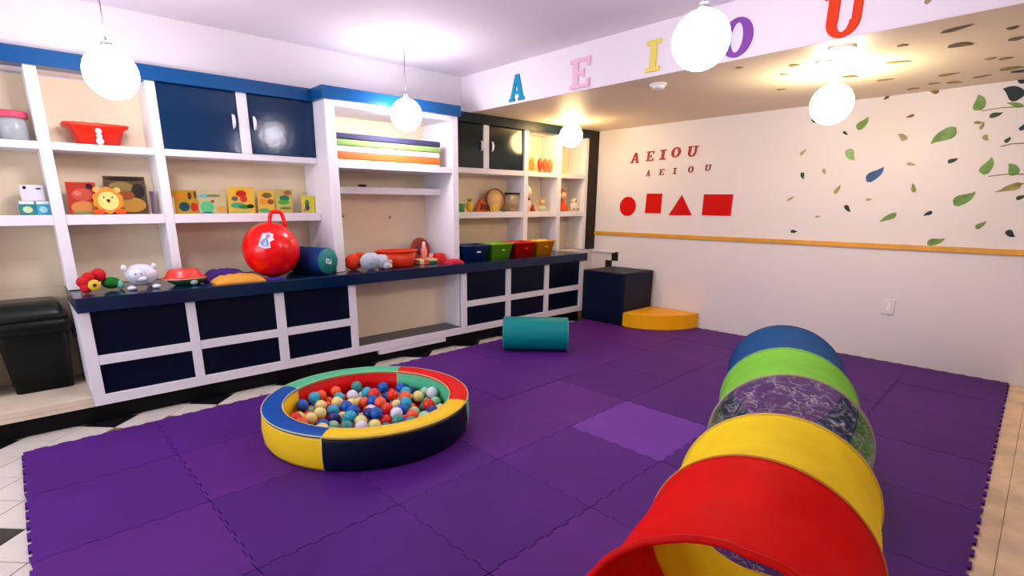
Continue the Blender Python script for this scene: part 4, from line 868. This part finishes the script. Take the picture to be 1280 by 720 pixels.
for y, z in ((4.68, 0.065), (4.72, 0.065), (4.70, 0.045), (4.68, 0.025), (4.72, 0.025)):
    bm = bm_new(); ball(bm, (-5.18, y, ZR2+z), 0.002, 0.008, 0.008, 8, 6); obj('spot', bm, col_m((90, 55, 25)), t)
t = thing('coffee_jar', 'square clear jar with a black lid holding coloured pieces', 'jar', (-5.29, 5.07, ZR2))
gl2 = mat('clear_plastic_warm', (0.8, 0.62, 0.35), 0.08, 0.6); gl2.node_tree.nodes['Principled BSDF'].inputs['Alpha'].default_value = 0.4
obj('jar_body', loft(bm_new(), [(-5.35, -5.23, 4.99, 5.145, ZR2+0.001), (-5.355, -5.225, 4.985, 5.15, ZR2+0.22)], 0.02), gl2, t)
obj('lid', loft(bm_new(), [(-5.36, -5.22, 4.98, 5.155, ZR2+0.221), (-5.36, -5.22, 4.98, 5.155, ZR2+0.243)], 0.02), black_m, t)
for k, (y, h, c) in enumerate(((5.005, 0.085, (120, 40, 20)), (5.04, 0.095, (25, 20, 20)), (5.075, 0.075, (225, 180, 150)), (5.11, 0.09, (200, 80, 35)))):
    obj('jar_piece', B(-5.31, -5.26, y, y+0.028, ZR2+0.003, ZR2+h), col_m(c), t)
t = thing('white_doll', 'white soft doll with red scarf at the left of the middle niche', 'doll', (-5.3, 5.35, ZR2))
wp = mat('white_plush', c8(240, 230, 215), 0.9, 0.1, bump=0.5, bscale=50)
bm = bm_new(); ball(bm, (-5.3, 5.345, ZR2+0.085), 0.06, 0.085, 0.085, 20, 14); obj('body', bm, wp, t)
bm = bm_new(); ball(bm, (-5.29, 5.335, ZR2+0.255), 0.07, 0.082, 0.095, 22, 16); obj('head', bm, wp, t)
bm = bm_new(); tube(bm, [(-5.3+0.05*math.cos(2*PI*k/20), 5.34+0.055*math.sin(2*PI*k/20), ZR2+0.167) for k in range(20)], 0.016, 8, closed=True); obj('scarf', bm, col_m((160, 60, 45)), t)
bm = bm_new(); lathe(bm, [(0, 0), (0.04, 0.0), (0.012, 0.09), (0, 0.1)], (-5.235, 5.415, ZR2+0.001), (0, 0, 1), 16); obj('cone_hat', bm, col_m((190, 45, 35)), t)
t = thing('reindeer_toy', 'small pale reindeer toy with antlers in the middle niche', 'soft toy', (-5.28, 5.66, ZR2))
pp = mat('pale_green_plush', c8(205, 210, 175), 0.9, 0.1, bump=0.5, bscale=50)
bm = bm_new(); ball(bm, (-5.28, 5.64, ZR2+0.045), 0.05, 0.075, 0.044, 18, 12); obj('body', bm, pp, t)
bm = bm_new(); ball(bm, (-5.27, 5.64, ZR2+0.115), 0.04, 0.048, 0.045, 18, 12); obj('head', bm, mat('tan_plush', c8(215, 175, 130), 0.9, 0.1), t)
for s in (-1, 1):
    bm = bm_new(); tube(bm, [(-5.28, 5.64+s*0.03, ZR2+0.145), (-5.28, 5.64+s*0.07, ZR2+0.17), (-5.28, 5.64+s*0.085, ZR2+0.205)], [0.009, 0.008, 0.004], 6); obj('antler', bm, mat('tan_plush', (0, 0, 0)), t)
t = thing('red_doll', 'cloth doll with pale curly hair and orange dress in the right niche', 'doll', (-5.3, 6.02, ZR2))
bm = bm_new(); lathe(bm, [(0, 0), (0.09, 0), (0.085, 0.05), (0.045, 0.13), (0.03, 0.15), (0, 0.16)], (-5.3, 6.10, ZR2+0.001), seg=20); obj('dress', bm, col_m((225, 85, 35), 0.8), t)
bm = bm_new(); ball(bm, (-5.29, 6.10, ZR2+0.215), 0.05, 0.058, 0.06, 18, 12); obj('head', bm, col_m((235, 195, 155), 0.7), t)
bm = bm_new()
for k in range(14):
    a = k*2*PI/14; ball(bm, (-5.31+0.02*math.cos(3*a), 6.10+0.062*math.cos(a), ZR2+0.235+0.06*math.sin(a)), 0.024, 0.026, 0.026, 8, 6)
obj('hair', bm, col_m((205, 120, 75), 0.9), t)
t = thing('spotted_bear', 'small white spotted toy beside the cloth doll', 'soft toy', (-5.24, 6.31, ZR2))
bm = bm_new(); ball(bm, (-5.25, 6.31, ZR2+0.065), 0.05, 0.085, 0.065, 18, 12); obj('body', bm, wp, t)
bm = bm_new(); ball(bm, (-5.25, 6.31, ZR2+0.145), 0.04, 0.06, 0.035, 16, 10); obj('head', bm, wp, t)
for y, z in ((6.26, 0.03), (6.35, 0.03), (6.30, 0.15)):
    bm = bm_new(); ball(bm, (-5.205, y, ZR2+z), 0.007, 0.014, 0.012, 8, 6); obj('spot', bm, col_m((60, 40, 25)), t)
# four storage tubs on the right of the worktop
def tub(label, y, x, rot, c, extra=None):
    t = thing('storage_tub', label, 'storage tub', (x, y, ZCT+0.001), rot, None, True); m = mat('tub_'+label.split()[0], c8(*c), 0.3, 0.5)
    bm = bm_new(); a, d = 0.155, 0.184
    loft(bm, [(-a+.03, a-.03, -d+.04, d-.04, 0), (-a, a, -d, d, 0.17), (-a-0.012, a+0.012, -d-0.012, d+0.012, 0.172), (-a-0.012, a+0.012, -d-0.012, d+0.012, 0.185), (-a+0.006, a-0.006, -d+0.006, d-0.006, 0.185), (-a+.034, a-.034, -d+.044, d-.044, 0.02)], 0.03)
    obj('tub_body', bm, m, t, local=True)
    obj('front_grip', B(a-0.004, a+0.012, -0.03, 0.03, 0.095, 0.115, bev=0.004), mat('tub_grip', c8(200, 215, 225), 0.3) if extra == 'label' else m, t, local=True); return t
tub('navy plastic tub, leftmost of the four on the worktop', 4.09, -4.98, 0.0, (18, 50, 105), 'label')
tub('lime green plastic tub between the navy and red ones', 4.50, -5.0, -0.0, (120, 190, 35))
t = tub('red plastic tub between the green and yellow ones', 4.91, -5.0, 0.0, (215, 25, 15))
tub('amber yellow plastic tub, rightmost of the four', 5.32, -5.03, 0.0, (245, 160, 15))
for k, (x, y) in enumerate(((-5.03, 5.24), (-5.02, 5.33), (-5.03, 5.42), (-4.96, 5.37))):
    bm = bm_new(); ball(bm, (x, y, ZCT+0.02+0.135), 0.045, seg=18, rings=12); ball(bm, (x-0.01, y, ZCT+0.07), 0.045, seg=10, rings=8)
    o = obj('yellow_ball', bm, col_m((250, 215, 70), 0.35)); tag(o, 'pale yellow ball lying in the amber tub', 'ball', 'yellow balls in the amber tub')
print('tiles', n_t, 'objects', len(bpy.data.objects))
for o in bpy.data.objects:
    if '_local' in o: del o['_local']
